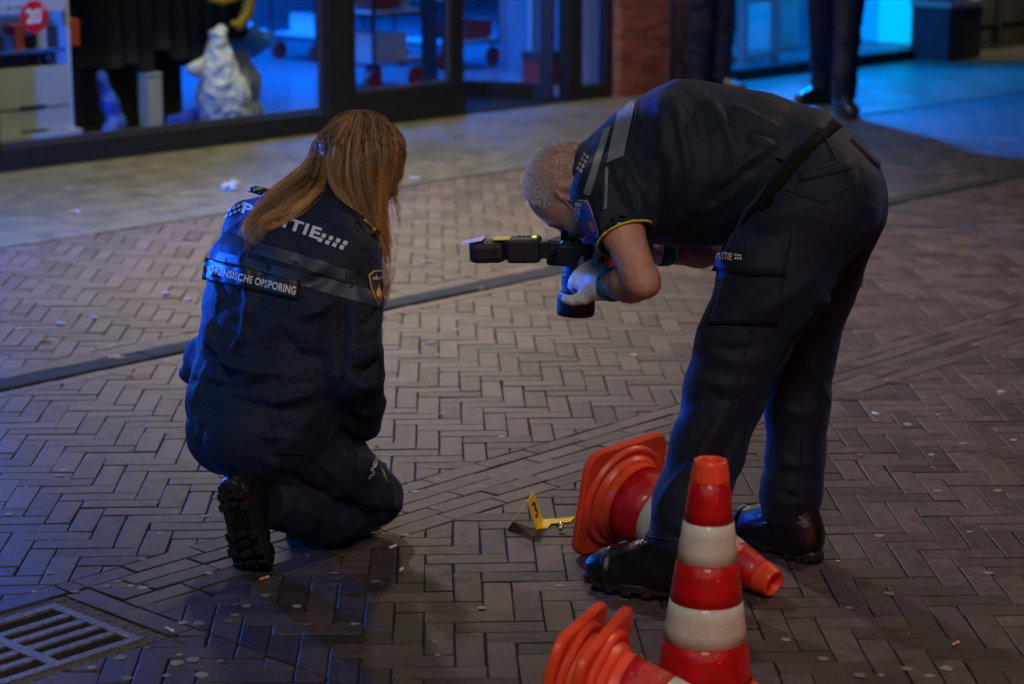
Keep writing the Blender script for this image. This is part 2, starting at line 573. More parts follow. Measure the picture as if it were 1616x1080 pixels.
def sdf_mesh(fn, lo, hi, h):
    lo = np.asarray(lo, float)
    hi = np.asarray(hi, float)
    B = 4
    nb = np.maximum(np.ceil((hi - lo) / (h * B)).astype(int), 1)
    n = nb * B + 1
    # coarse pass
    cx = [lo[i] + h * B * (np.arange(nb[i]) + 0.5) for i in range(3)]
    G = np.stack(np.meshgrid(*cx, indexing='ij'), -1).reshape(-1, 3).astype(np.float32)
    dc = fn(G)
    act = np.abs(dc) < h * B * 1.9 + 0.012
    D = np.repeat(np.repeat(np.repeat(np.where(dc > 0, 1.0, -1.0).reshape(nb), B, 0), B, 1), B, 2).astype(np.float32)
    D = np.pad(D, ((0, 1), (0, 1), (0, 1)), mode='edge')
    need = np.zeros(n, bool)
    ai = np.argwhere(act.reshape(nb))
    for dx in range(B + 1):
        for dy in range(B + 1):
            for dz in range(B + 1):
                need[ai[:, 0] * B + dx, ai[:, 1] * B + dy, ai[:, 2] * B + dz] = True
    idx = np.argwhere(need)
    Pp = (lo + idx * h).astype(np.float32)
    out = np.empty(len(Pp), np.float32)
    for s in range(0, len(Pp), 400000):
        out[s:s + 400000] = fn(Pp[s:s + 400000])
    D[idx[:, 0], idx[:, 1], idx[:, 2]] = out
    D[0], D[-1] = 1, 1
    D[:, 0], D[:, -1] = 1, 1
    D[:, :, 0], D[:, :, -1] = 1, 1
    # surface nets
    sg = D < 0
    c = np.zeros(tuple(np.array(D.shape) - 1), np.int8)
    corners = [(i, j, k) for i in (0, 1) for j in (0, 1) for k in (0, 1)]
    sl = lambda i, j, k: (slice(i, D.shape[0] - 1 + i), slice(j, D.shape[1] - 1 + j), slice(k, D.shape[2] - 1 + k))
    for q in corners:
        c += sg[sl(*q)]
    cells = np.argwhere((c > 0) & (c < 8))
    vid = -np.ones(c.shape, np.int64)
    vid[cells[:, 0], cells[:, 1], cells[:, 2]] = np.arange(len(cells))
    acc = np.zeros((len(cells), 3))
    cnt = np.zeros(len(cells))
    for a in corners:
        for ax in range(3):
            if a[ax] == 0:
                b = list(a)
                b[ax] = 1
                ia = cells + np.array(a)
                ib = cells + np.array(b)
                da = D[ia[:, 0], ia[:, 1], ia[:, 2]]
                db = D[ib[:, 0], ib[:, 1], ib[:, 2]]
                cr = (da < 0) != (db < 0)
                t = np.where(cr, da / np.where(da - db == 0, 1, da - db), 0)
                p = np.tile(np.array(a, float), (len(cells), 1))
                p[:, ax] += t
                acc[cr] += p[cr]
                cnt[cr] += 1
    V = lo + (cells + acc / cnt[:, None]) * h
    F = []
    for ax in range(3):
        o = [slice(None)] * 3
        p0, p1 = list(o), list(o)
        p0[ax] = slice(0, -1)
        p1[ax] = slice(1, None)
        e = np.argwhere(sg[tuple(p0)] != sg[tuple(p1)])
        u, v = [(1, 2), (2, 0), (0, 1)][ax]
        e = e[(e[:, u] > 0) & (e[:, v] > 0)]
        s_in = sg[e[:, 0], e[:, 1], e[:, 2]]
        qs = []
        for du, dv in ((0, 0), (1, 0), (1, 1), (0, 1)):
            k = e.copy()
            k[:, u] -= du
            k[:, v] -= dv
            qs.append(vid[k[:, 0], k[:, 1], k[:, 2]])
        Q = np.stack(qs, 1)
        Q[~s_in] = Q[~s_in][:, ::-1]
        F.append(Q)
    F = np.concatenate(F)
    F = F[(F >= 0).all(1)]
    # light smoothing
    return V, F


def normals(V, F):
    a = V[F[:, 2]] - V[F[:, 0]]
    b = V[F[:, 3]] - V[F[:, 1]]
    fn = np.cross(a, b)
    N = np.zeros_like(V)
    for i in range(4):
        np.add.at(N, F[:, i], fn)
    return N / (np.linalg.norm(N, axis=1)[:, None] + 1e-12)


def relax(V, F, it=2, lam=0.5):
    for _ in range(it):
        A = np.zeros_like(V)
        c = np.zeros(len(V))
        for i in range(4):
            j = (i + 1) % 4
            np.add.at(A, F[:, i], V[F[:, j]])
            np.add.at(A, F[:, j], V[F[:, i]])
            np.add.at(c, F[:, i], 1)
            np.add.at(c, F[:, j], 1)
        V = V + lam * (A / np.maximum(c, 1)[:, None] - V)
    return V


_perm = rng.permutation(256)
_perm = np.concatenate([_perm, _perm])
_grad = rng.normal(size=(256, 3))
_grad /= np.linalg.norm(_grad, axis=1)[:, None]


def perlin(P):
    Pi = np.floor(P).astype(int)
    f = P - Pi
    u = f * f * f * (f * (f * 6 - 15) + 10)
    Pi &= 255
    out = 0
    for i in (0, 1):
        for j in (0, 1):
            for k in (0, 1):
                g = _grad[_perm[_perm[_perm[(Pi[:, 0] + i) & 255] + ((Pi[:, 1] + j) & 255)] + ((Pi[:, 2] + k) & 255)]]
                d = (g * (f - np.array([i, j, k]))).sum(1)
                wgt = (u[:, 0] if i else 1 - u[:, 0]) * (u[:, 1] if j else 1 - u[:, 1]) * (u[:, 2] if k else 1 - u[:, 2])
                out = out + wgt * d
    return out


def seg_dist(V, a, b):
    ba = b - a
    t = np.clip(((V - a) @ ba) / (ba @ ba + 1e-12), 0, 1)
    return np.linalg.norm(V - a - t[:, None] * ba, axis=1), t


def folds(V, N, strokes):
    """strokes: (list of points near the surface, width, height); ridges (+) and creases (-) fading at both ends"""
    D = np.zeros(len(V))
    for pts, wd, ht in strokes:
        pts = [np.asarray(p, float) for p in pts]
        L = [0]
        for i in range(len(pts) - 1):
            L.append(L[-1] + np.linalg.norm(pts[i + 1] - pts[i]))
        best = np.full(len(V), 9.0)
        par = np.zeros(len(V))
        for i in range(len(pts) - 1):
            d, t = seg_dist(V, pts[i], pts[i + 1])
            m = d < best
            best[m] = d[m]
            par[m] = ((L[i] + t * (L[i + 1] - L[i])) / L[-1])[m]
        fade = np.clip(np.minimum(par, 1 - par) * 4 + 0.15, 0, 1)
        D += 1.35 * ht * fade * np.exp(-(best / (0.85 * wd)) ** 2)
    return V + N * D[:, None]


def cloth_noise(V, N, axis, amp=0.004, f_along=14.0, f_across=5.0, seed=0.0, mask=None):
    """soft folds lying across the given axis"""
    axis = nrm(axis)
    s = V @ axis
    Q = V - s[:, None] * axis
    P = Q * f_across + (s * f_along)[:, None] * axis + seed
    warp = perlin(V * 6 + seed + 9.1)
    n = perlin(P + warp[:, None] * 0.8)
    r = (1 - np.abs(n) * 2.6)
    r = np.clip(r, -0.4, 1) ** 1
    d = amp * (r - 0.3) + amp * 0.5 * perlin(V * 22 + seed) + amp * 0.45 * (0.4 - np.abs(perlin(P * 2.3 + 4.7)) * 2)
    if mask is not None:
        d = d * mask
    return V + N * d[:, None]


def bvh_of(V, F):
    return BVHTree.FromPolygons([tuple(v) for v in V], [tuple(f) for f in F])


CAMP = Vector((0, 0, CAMH))


def text_shape(txt, bold=0.02, step=0.12, shear=0.0, spacing=1.0):
    """flat triangles of a word, scaled so that its box is 0..1 x 0..1; also the aspect"""
    cu = bpy.data.curves.new('t', 'FONT')
    cu.body = txt
    cu.size = 1
    cu.offset = bold
    cu.shear = shear
    cu.space_character = spacing
    cu.resolution_u = 3
    o = bpy.data.objects.new('t', cu)
    C.objects.link(o)
    dg = bpy.context.evaluated_depsgraph_get()
    me = bpy.data.meshes.new_from_object(o.evaluated_get(dg))
    bm = bmesh.new()
    bm.from_mesh(me)
    bpy.data.objects.remove(o)
    bpy.data.curves.remove(cu)
    bpy.data.meshes.remove(me)
    bmesh.ops.remove_doubles(bm, verts=bm.verts[:], dist=1e-4)
    xs = [v.co.x for v in bm.verts]
    ys = [v.co.y for v in bm.verts]
    x0, x1, y0, y1 = min(xs), max(xs), min(ys), max(ys)
    if step:
        x = x0 + step
        while x < x1:
            bmesh.ops.bisect_plane(bm, geom=bm.verts[:] + bm.edges[:] + bm.faces[:], plane_co=(x, 0, 0), plane_no=(1, 0, 0))
            x += step
        for q in (0.25, 0.5, 0.75):
            bmesh.ops.bisect_plane(bm, geom=bm.verts[:] + bm.edges[:] + bm.faces[:], plane_co=(0, y0 + (y1 - y0) * q, 0), plane_no=(0, 1, 0))
    bm.verts.index_update()
    V = np.array([((v.co.x - x0) / (x1 - x0), (v.co.y - y0) / (y1 - y0)) for v in bm.verts])
    F = [[v.index for v in f.verts] for f in bm.faces]
    bm.free()
    return V, F


def grid_shape(nx=16, ny=4):
    V = np.array([(i / nx, j / ny) for j in range(ny + 1) for i in range(nx + 1)])
    F = [[j * (nx + 1) + i, j * (nx + 1) + i + 1, (j + 1) * (nx + 1) + i + 1, (j + 1) * (nx + 1) + i] for j in range(ny) for i in range(nx)]
    return V, F


def poly_shape(pts, sub=6):
    """filled outline given in 0..1 coordinates, cut into small faces"""
    bm = bmesh.new()
    vs = [bm.verts.new((x, y, 0)) for x, y in pts]
    bm.faces.new(vs)
    for i in range(1, sub):
        for no, cc in (((1, 0, 0), (i / sub, 0, 0)), ((0, 1, 0), (0, i / sub, 0))):
            bmesh.ops.bisect_plane(bm, geom=bm.verts[:] + bm.edges[:] + bm.faces[:], plane_co=cc, plane_no=no)
    bm.verts.index_update()
    V = np.array([(v.co.x, v.co.y) for v in bm.verts])
    F = [[v.index for v in f.verts] for f in bm.faces]
    bm.free()
    return V, F


def decal(name, shape, quad, bvh, m, parent, off=0.0016, thick=0.0):
    """lays a flat print on a surface; quad = where the corners (0,0),(1,0),(1,1),(0,1) are seen in the photograph"""
    V, F = shape
    q = np.array(quad, float)
    x, y = V[:, 0:1], V[:, 1:2]
    px = q[0] * (1 - x) * (1 - y) + q[1] * x * (1 - y) + q[2] * x * y + q[3] * (1 - x) * y
    hit, ok, nn = [], [], []
    for p in px:
        d = Vector(ray(*p))
        h, no, i, ds = bvh.ray_cast(CAMP, d)
        if h is None:
            # past the outline: let the print stand off straight where the cloth is close
            best = None
            for dep in np.linspace(4.6, 5.6, 41):
                q_ = CAMP + d * float(dep / d.y)
                hh = bvh.find_nearest(q_)
                if best is None or hh[3] < best[0]:
                    best = (hh[3], q_)
            h = best[1]
            no = -d.normalized()
            ok.append(best[0] < 0.03)
        else:
            ok.append(True)
        if no.dot(d) > 0:
            no = -no
        hit.append(h + no * off)
        nn.append(no)
    Vn = np.array([tuple(h) for h in hit])
    F = [f for f in F if all(ok[i] for i in f)]
    # outward facing
    F2 = []
    for f in F:
        a, b, c = Vn[f[0]], Vn[f[1]], Vn[f[2]]
        nf = np.cross(b - a, c - a)
        F2.append(f if nf @ (a - np.array(CAMP)) < 0 else f[::-1])
    if thick:
        k = len(Vn)
        low = np.array([tuple(h) for h in (Vector(v) - n * (off + 0.004) for v, n in zip(Vn, nn))])
        edges = {}
        for f in F2:
            for i in range(len(f)):
                e = (f[i], f[(i + 1) % len(f)])
                edges[e] = 1
        side = [[a, a + k, b + k, b] for (a, b) in edges if (b, a) not in edges]
        Vn = np.concatenate([Vn, low])
        F2 = F2 + side
    return mesh_obj(name, Vn, F2, m, parent, smooth=True)


def seam(name, bvh, pts, m, parent, r=0.0016, off=0.0012, n=26):
    """a stitched seam: a thin cord following the cloth along a line seen in the photograph"""
    pts = np.array(pts, float)
    L = np.concatenate([[0], np.cumsum(np.linalg.norm(np.diff(pts, axis=0), axis=1))])
    out = []
    for s in np.linspace(0, L[-1], n):
        x, y = np.interp(s, L, pts[:, 0]), np.interp(s, L, pts[:, 1])
        h, no, i, ds = bvh.ray_cast(CAMP, Vector(ray(x, y)))
        if h is None:
            continue
        out.append(np.array(h + no * off))
    if len(out) > 2:
        return MB().tube(out, r, 5).build(name, m, parent, smooth=True)

# ================================================================== SETTING
ORD = ['leftmost', 'second from the left', 'third from the left', 'fourth from the left', 'fifth from the left', 'sixth from the left', 'seventh from the left', 'eighth from the left', 'rightmost']
def sheet(name, pts, z, m, parent=None, kind=None):
    return tag(mesh_obj(name, [(*p[:2], z) for p in pts], [tuple(range(len(pts)))], m, parent), kind=kind)


ground = sheet('ground', [(-90, -60), (90, -60), (90, 120), (-90, 120)], -0.05, M['ground'], kind='structure')


def strip(n0, n1, t0, t1):
    return [W(t0, n0), W(t1, n0), W(t1, n1), W(t0, n1)]


road = sheet('road', strip(-3.0, 5.76, -6, 16), -0.0055, M['joint'], kind='structure')
lane = sheet('side_lane', strip(5.893, 7.95, -2, 20), -0.0055, M['joint'], kind='structure')
pavement = sheet('pavement', strip(7.95, 10.62, -2, 24), -0.007, M['joint'], kind='structure')


def clip(poly, n0=None, n1=None, t0=None, t1=None):
    """clip a polygon given in (t, n)"""
    for ax, lim, sgn in ((1, n0, 1), (1, n1, -1), (0, t0, 1), (0, t1, -1)):
        if lim is None:
            continue
        out = []
        for i in range(len(poly)):
            a, b = poly[i], poly[(i + 1) % len(poly)]
            da, db = sgn * (a[ax] - lim), sgn * (b[ax] - lim)
            if da >= 0:
                out.append(a)
            if (da >= 0) != (db >= 0):
                k = da / (da - db)
                out.append((a[0] + k * (b[0] - a[0]), a[1] + k * (b[1] - a[1])))
        poly = out
        if len(poly) < 3:
            return []
    return poly


def area(p):
    return 0.5 * abs(sum(p[i][0] * p[(i + 1) % len(p)][1] - p[(i + 1) % len(p)][0] * p[i][1] for i in range(len(p))))


def proj(p):
    d = np.asarray(p) - np.array([0, 0, CAMH])
    z = d[1] * CT - d[2] * ST
    return 808 + FPX * d[0] / z, 540 - FPX * (d[1] * ST + d[2] * CT) / z, z


def stone(poly, joint=0.0025, z=0.0, jz=0.0016, tilt=0.008, ch=0.004, depth=0.012, rough=0.0):
    """verts and faces of one paving piece: worn top with a chamfered arris; poly in (t, n)"""
    n = len(poly)
    cx = sum(p[0] for p in poly) / n
    cy = sum(p[1] for p in poly) / n
    if sum(poly[i][0] * poly[(i + 1) % n][1] - poly[(i + 1) % n][0] * poly[i][1] for i in range(n)) < 0:
        poly = poly[::-1]
    jj = [joint * (random.uniform(0.7, 1.15) if random.random() < 0.9 else random.uniform(1.3, 2.2)) for _ in range(n)]

    def inset(k):
        # move every side inwards by its own joint plus k
        lines = []
        for i in range(n):
            a, b = poly[i], poly[(i + 1) % n]
            dx, dy = b[0] - a[0], b[1] - a[1]
            l = math.hypot(dx, dy) + 1e-9
            nx, ny = -dy / l, dx / l
            o = min(jj[i] + k, 0.03)
            lines.append((a[0] + nx * o, a[1] + ny * o, dx / l, dy / l))
        out = []
        for i in range(n):
            x1, y1, dx1, dy1 = lines[i - 1]
            x2, y2, dx2, dy2 = lines[i]
            den = dx1 * dy2 - dy1 * dx2
            if abs(den) < 0.05:
                out.append((x2, y2))
            else:
                s_ = ((x2 - x1) * dy2 - (y2 - y1) * dx2) / den
                out.append((x1 + dx1 * s_, y1 + dy1 * s_))
        return out

    z0 = z + random.gauss(0, jz)
    ta, tb = random.gauss(0, tilt), random.gauss(0, tilt)
    hz = lambda p: z0 + ta * (p[0] - cx) + tb * (p[1] - cy)
    a, b = inset(0), inset(ch)
    if rough:
        dv = [(random.gauss(0, rough), random.gauss(0, rough)) for _ in range(n)]
        a = [(p[0] + q[0], p[1] + q[1]) for p, q in zip(a, dv)]
        b = [(p[0] + q[0] * 1.4, p[1] + q[1] * 1.4) for p, q in zip(b, dv)]
    V = [W(p[0], p[1], hz(p)) for p in b] + [W(p[0], p[1], hz(p) - ch * 0.7) for p in a] + [W(p[0], p[1], z - depth) for p in a]
    F = [tuple(range(n))]
    for i in range(n):
        j = (i + 1) % n
        F.append((i, i + n, j + n, j))
        F.append((i + n, i + 2 * n, j + 2 * n, j + n))
    return V, F


BW, BL = 0.0678, 0.2034


def herring(n0, n1, off=(0, 0), skip=None):
    """bricks of a herringbone field between two lines parallel to the street; polygons in (t, n)"""
    out = []
    c, s_ = math.cos(R(-45)), math.sin(R(-45))
    for i in range(-110, 175):
        for j in range(-60, 240):
            k = (i + j) % 6
            if k == 0:
                r = (i, j, 3, 1)
            elif k == 3:
                r = (i, j, 1, 3)
            else:
                continue
            nq = i * BW * s_ + j * BW * c
            if nq < n0 - 0.4 or nq > n1 + 0.4:
                continue
            P = []
            for (a, b) in ((r[0], r[1]), (r[0] + r[2], r[1]), (r[0] + r[2], r[1] + r[3]), (r[0], r[1] + r[3])):
                x, y = a * BW + off[0], b * BW + off[1]
                P.append((x * c - y * s_, x * s_ + y * c))
            if max(p[1] for p in P) < n0 or min(p[1] for p in P) > n1:
                continue
            q = proj(W(*[sum(p[m_] for p in P) / 4 for m_ in (0, 1)]))
            if q[2] < 2.2 or not (-520 < q[0] < 2140) or q[1] > 1500:
                continue
            P = clip(P, n0, n1)
            if P and area(P) > 0.0006:
                if skip:
                    P2 = skip(P)
                    for p in P2:
                        if len(p) > 2 and area(p) > 0.0006:
                            out.append(p)
                else:
                    out.append(P)
    return out


def rows(n0, n1, count, t0, t1, L, jit=0.01, along=True):
    out = []
    if along:
        w_ = (n1 - n0) / count
        for r in range(count):
            t = t0 - random.random() * L
            while t < t1:
                l = L + random.uniform(-jit, jit)
                p = [(max(t, t0), n0 + r * w_), (min(t + l, t1), n0 + r * w_), (min(t + l, t1), n0 + (r + 1) * w_), (max(t, t0), n0 + (r + 1) * w_)]
                if p[1][0] - p[0][0] > 0.03:
                    out.append(p)
                t += l
    return out


DT, DN0, DN1 = 2.755, 3.60, 3.995          # the gully: right edge (t) and its two long sides (n)
DT0 = DT - 0.52


def skip_drain(P):
    """the part of a brick that lies outside the gully and its border"""
    t1, n0, n1 = DT + 0.072, DN0, DN1
    res = [clip(P, t0=t1), clip(P, t1=DT0)]
    mid = clip(P, t0=DT0, t1=t1)
    if mid:
        res += [clip(mid, n1=n0), clip(mid, n0=n1)]
    return [r for r in res if r]


B0, B1 = 3.735, 4.065
bricks = []
bricks += herring(-2.0, B0, (0.03, 0.02), skip_drain)
for p in rows(B0, B1, 5, -3.0, 12.0, 0.204):
    bricks += [q for q in skip_drain(p) if area(q) > 0.0006]
bricks += herring(B1, 5.69, (0.0, 0.035))
bricks += rows(5.69, 5.755, 1, -3.0, 16.0, 0.204)
# border bricks standing along the gully's right edge
bricks += [[(DT + 0.002, a), (DT + 0.070, a), (DT + 0.070, b), (DT + 0.002, b)] for a, b in ((DN0, 3.80), (3.80, DN1))]
bricks = [b for b in bricks if -520 < proj(W(*b[0]))[0] < 2140 and proj(W(*b[0]))[2] > 2.2]


def lay(parent, polys, m, name, limit=290, **kw):
    """the pieces that show largest become parts one by one; the rest are one joined part"""
    sc = []
    for P in polys:
        c = W(sum(p[0] for p in P) / len(P), sum(p[1] for p in P) / len(P))
        x, y, z = proj(c)
        inside = -20 < x < 1636 and -20 < y < 1100
        sc.append((area(P) * 1000 / z ** 3) if inside else -z)
    order = sorted(range(len(polys)), key=lambda i: -sc[i])
    rest = MB()
    for k, i in enumerate(order):
        V, F = stone(polys[i], **kw)
        if k < limit and sc[i] > 0:
            mesh_obj(name, V, F, m, parent, rnd=[random.random()] * len(V))
        else:
            rest.add(V, F, random.random())
    if rest.V:
        o = rest.build(name + '_field', m, parent, rnd=True)
        tag(o, kind='stuff')


lay(road, bricks, M['brick'], 'brick', jz=0.0007, tilt=0.006, joint=0.0018, ch=0.0022, rough=0.0011)
lay(lane, herring(6.0, 7.93, (0.02, 0.0)) + rows(5.894, 6.0, 1, -2, 18, 0.204), M['brick'], 'brick', limit=290, jz=0.0010, tilt=0.007, joint=0.0019, ch=0.0022, rough=0.0011)

tiles = []
for r in range(7):
    n0 = 7.96 + r * 0.30
    n1 = min(n0 + 0.30, 9.885)
    t = 3.0 + (r % 2) * 0.15
    while t < 18.5:
        c = proj(W(t, n0))
        if -400 < c[0] < 1980 and n1 - n0 > 0.05:
            tiles.append([(t, n0), (t + 0.30, n0), (t + 0.30, n1), (t, n1)])
        t += 0.30
lay(pavement, tiles, M['tile'], 'tile', limit=300, jz=0.0008, tilt=0.003, joint=0.0015, ch=0.002)

# grit swept into the joints and lying about
mb = MB()
for k in range(900):
    t_, n_ = random.uniform(1.2, 9.0), random.uniform(1.0, 5.7)
    x, y, z = proj(W(t_, n_))
    if not (-60 < x < 1680 and 480 < y < 1120):
        continue
    r_ = random.uniform(0.0010, 0.0026)
    p = W(t_, n_, 0.0022)
    a_ = random.uniform(0, 3)
    e1, e2 = np.array([math.cos(a_), math.sin(a_), 0]) * r_ * random.uniform(0.6, 2.2), np.array([-math.sin(a_), math.cos(a_), 0]) * r_
    mb.add([p - e1 - e2, p + e1 - e2, p + e1 * 0.8 + e2, p - e1 + e2, p + ZV * r_ * 0.9], [(0, 1, 4), (1, 2, 4), (2, 3, 4), (3, 0, 4)])
tag(mb.build('grit', mat('grit', (0.32, 0.29, 0.23), 0.9, attr_var=0.6), road, rnd=True), kind='stuff')

# gutter: long concrete elements laid end to end, slightly dished, with a sunk lip on the road side
gutter = sheet('gutter', strip(5.757, 5.892, -2, 18), -0.018, M['joint'], kind='structure')
t = -2.0
while t < 17:
    V, F = stone([(t, 5.772), (t + 0.8, 5.772), (t + 0.8, 5.888), (t, 5.888)], joint=0.002, z=0.004, jz=0.001, tilt=0.001, ch=0.006, depth=0.02)
    mesh_obj('gutter_element', V, F, M['gutter'], gutter, rnd=[random.random()] * len(V))
    t += 0.8

# ------------------------------------------------------------------ gully
drain = thing('storm_drain', W(DT - 0.26, (DN0 + DN1) / 2), 'square iron storm drain grate with slots set in a gritty rim among the bricks', 'drain')
mb = MB()
mb.sbox(DT0 + 0.004, DT - 0.002, DN0 + 0.004, DN0 + 0.030, -0.06, -0.002)
mb.sbox(DT0 + 0.004, DT - 0.002, DN1 - 0.030, DN1 - 0.004, -0.06, -0.001)
mb.sbox(DT - 0.044, DT - 0.003, DN0 + 0.031, DN1 - 0.031, -0.06, -0.0025)
mb.sbox(DT0 + 0.005, DT0 + 0.030, DN0 + 0.031, DN1 - 0.031, -0.06, -0.002)
mb.build('rim', M['drainrim'], drain)
mb = MB()
mb.sbox(DT0, DT, DN0, DN1, -0.30, -0.29)
mb.build('pit_floor', M['pit'], drain)
mb = MB()
for q in ((DT0 + 0.0305, DT - 0.046, DN0 + 0.0315, DN0 + 0.056), (DT0 + 0.0305, DT - 0.046, DN1 - 0.056, DN1 - 0.0315)):
    mb.sbox(q[0], q[1], q[2], q[3], -0.05, 0.001)
G0, G1 = DT0 + 0.0305, DT - 0.046
gm = (DN0 + DN1) / 2
tm = (G0 + G1) / 2
for a, b in ((G0, G0 + 0.024), (tm - 0.014, tm + 0.014), (G1 - 0.024, G1)):
    mb.sbox(a, b, DN0 + 0.0565, DN1 - 0.0565, -0.05, 0.0005)
grate = mb.build('grate', M['iron'], drain)
nb_ = 5
sp = (DN1 - DN0 - 0.114) / nb_
for k in range(1, nb_):
    for a, b in ((G0 + 0.0245, tm - 0.0145), (tm + 0.0145, G1 - 0.0245)):
        nc_ = DN0 + 0.057 + k * sp
        MB().sbox(a, b, nc_ - 0.0115, nc_ + 0.0115, -0.045, -0.0004).build('bar', M['iron'], grate)

# ------------------------------------------------------------------ shop fronts
FN = 9.90
shop = thing('shop_building', W(8.5, FN), 'corner shop with black framed display windows and an open glass door beside the brick pier', 'shop')
shop['label'] = 'dark shop with black framed display windows lit blue inside, left of the brick pier'


def part(name, m, parent, *boxes):
    mb = MB()
    for b in boxes:
        mb.sbox(*b)
    return mb.build(name, m, parent)


ZT = 2.55
# left display window
part('sill', M['frame'], shop, (3.0, 10.14, FN - 0.03, FN + 0.10, 0.0, 0.125))
part('mullion', M['frame'], shop, (8.945, 9.145, FN - 0.015, FN + 0.09, 0.1255, ZT))
part('mullion', M['frame'], shop, (6.42, 6.555, FN - 0.015, FN + 0.09, 0.1255, ZT))
for a, b in ((3.0, 6.42), (6.555, 8.945)):
    f = part('window', M['frame_edge'], shop, (a + 0.002, b - 0.002, FN + 0.02, FN + 0.06, 0.1255, 0.150), (a + 0.002, b - 0.002, FN + 0.02, FN + 0.06, ZT - 0.06, ZT - 0.001),
             (a + 0.001, a + 0.025, FN + 0.021, FN + 0.059, 0.1505, ZT - 0.061), (b - 0.025, b - 0.001, FN + 0.021, FN + 0.059, 0.1505, ZT - 0.061))
    part('pane', M['glass'], f, (a + 0.026, b - 0.026, FN + 0.036, FN + 0.044, 0.151, ZT - 0.062))
# sash beside the entrance
f = part('window', M['frame'], shop, (9.147, 10.14, FN - 0.012, FN + 0.06, 0.1255, 0.215), (9.147, 10.14, FN - 0.012, FN + 0.06, ZT - 0.08, ZT - 0.001),
         (10.035, 10.14, FN - 0.0125, FN + 0.0605, 0.2155, ZT - 0.081), (9.147, 9.175, FN - 0.012, FN + 0.06, 0.2155, ZT - 0.081))
part('glazing_bead', M['frame_edge'], f, (10.005, 10.030, FN - 0.004, FN + 0.02, 0.24, ZT - 0.10), (9.180, 10.004, FN - 0.004, FN + 0.02, 0.2165, 0.238))
part('pane', M['glass'], f, (9.176, 10.034, FN + 0.022, FN + 0.030, 0.2155, ZT - 0.082))
# entrance: recessed mat, the leaf standing open inwards, fixed side light
part('entrance_mat', M['black'], shop, (10.145, 11.30, FN - 0.02, 10.62, 0.0, 0.012))
part('door_post', M['frame'], shop, (11.175, 11.275, FN - 0.02, FN + 0.08, 0.0, ZT))
hx, hy = 11.10, FN + 0.06
ex, ey = 10.74, 10.86
dd = np.array([ex - hx, ey - hy])
dl_ = np.linalg.norm(dd)
dd = dd / dl_
door = thing('tmp', (0, 0, 0), None, None)


def dbox(mb, a, b, z0, z1, th=0.022):
    """a box in the opened leaf, a..b along the leaf from its hinge"""
    nx = np.array([-dd[1], dd[0]]) * th
    P = []
    for z in (z0, z1):
        for s_, k in ((a, -1), (b, -1), (b, 1), (a, 1)):
            q = np.array([hx, hy]) + dd * s_ + nx * k
            P.append(W(q[0], q[1], z))
    return mb.hexa(P)


bpy.data.objects.remove(door)
mb = MB()
dbox(mb, 0, 0.095, 0.02, 2.2)
dbox(mb, dl_ - 0.09, dl_, 0.02, 2.2)
dbox(mb, 0.0955, dl_ - 0.0905, 0.02, 0.13)
dbox(mb, 0.0955, dl_ - 0.0905, 2.1, 2.2)
leaf = mb.build('door', M['frame'], shop)
mb = MB()
dbox(mb, 0.096, dl_ - 0.091, 0.1305, 2.099, 0.004)
mb.build('pane', M['glass'], leaf)
f = part('side_light', M['frame'], shop, (11.277, 11.655, FN - 0.01, FN + 0.06, 0.0, 0.10), (11.277, 11.655, FN - 0.01, FN + 0.06, 2.45, ZT - 0.001),
         (11.277, 11.325, FN - 0.009, FN + 0.06, 0.1005, 2.449), (11.585, 11.655, FN - 0.009, FN + 0.06, 0.1005, 2.449))
part('pane', M['glass'], f, (11.326, 11.584, FN + 0.02, FN + 0.028, 0.1005, 2.449))
part('lintel', M['frame'], shop, (10.142, 11.275, FN - 0.01, FN + 0.12, 2.25, ZT - 0.001))
part('fascia', M['plaster'], shop, (3.0, 11.655, FN - 0.06, FN + 0.25, ZT + 0.001, 4.6))
# the room behind
part('floor', M['roomfloor'], shop, (3.0, 12.42, FN + 0.101, 17.5, -0.03, 0.011))
part('floor', M['roomfloor'], shop, (12.421, 18.0, 11.75, 17.5, -0.03, 0.0105))
part('display_floor', M['planter'], shop, (3.0, 8.95, FN + 0.102, 11.05, 0.0112, 0.035))
part('back_wall', M['roomwall'], shop, (3.0, 18.0, 17.5, 17.6, -0.03, 3.2))
part('side_wall', M['roomwall'], shop, (12.42, 12.45, FN + 0.31, 11.62, -0.03, 3.2))
part('side_wall', M['roomwall'], shop, (2.9, 2.999, FN, 17.6, -0.03, 3.2))
part('side_wall', M['roomwall'], shop, (18.0, 18.1, 11.76, 17.6, -0.03, 3.2))
part('rear_partition', M['roomwall'], shop, (12.451, 17.99, 11.69, 11.745, -0.03, 3.2))
part('ceiling', M['roomwall'], shop, (2.9, 18.1, FN + 0.25, 17.6, 3.2, 3.3))

# brick pier with its own courses
pier = thing('brick_pier', W(11.95, FN), 'red brick pier between the two shop fronts', 'pier')
part('mortar_core', M['mortar'], pier, (11.668, 12.205, 9.825, 10.2, 0.0, 4.6), (12.36, 12.66, 9.905, 10.2, 0.0, 4.6), (12.205, 12.36, 10.02, 10.2, 0.0, 4.6))
kb = 0
rest = MB()
z = 0.004
row = 0
while z < 2.7:
    for (a, b, nf) in ((11.665, 12.208, 9.82), (12.357, 12.663, 9.90)):
        t = a - (0.105 if row % 2 else 0.0)
        while t < b - 0.01:
            q0, q1 = max(t, a), min(t + 0.20, b)
            if q1 - q0 > 0.03:
                e = random.uniform(-0.003, 0.003)
                o = MB().sbox(q0, q1, nf + e, nf + 0.06, z, z + 0.062)
                if z < 1.0:
                    o.R = [random.random()] * 8
                    o.build('brick', M['wallbrick'], pier, rnd=True)
                else:
                    rest.add(o.V, o.F, random.random())
            t += 0.21
    # the return side that faces the entrance
    z += 0.078
    row += 1
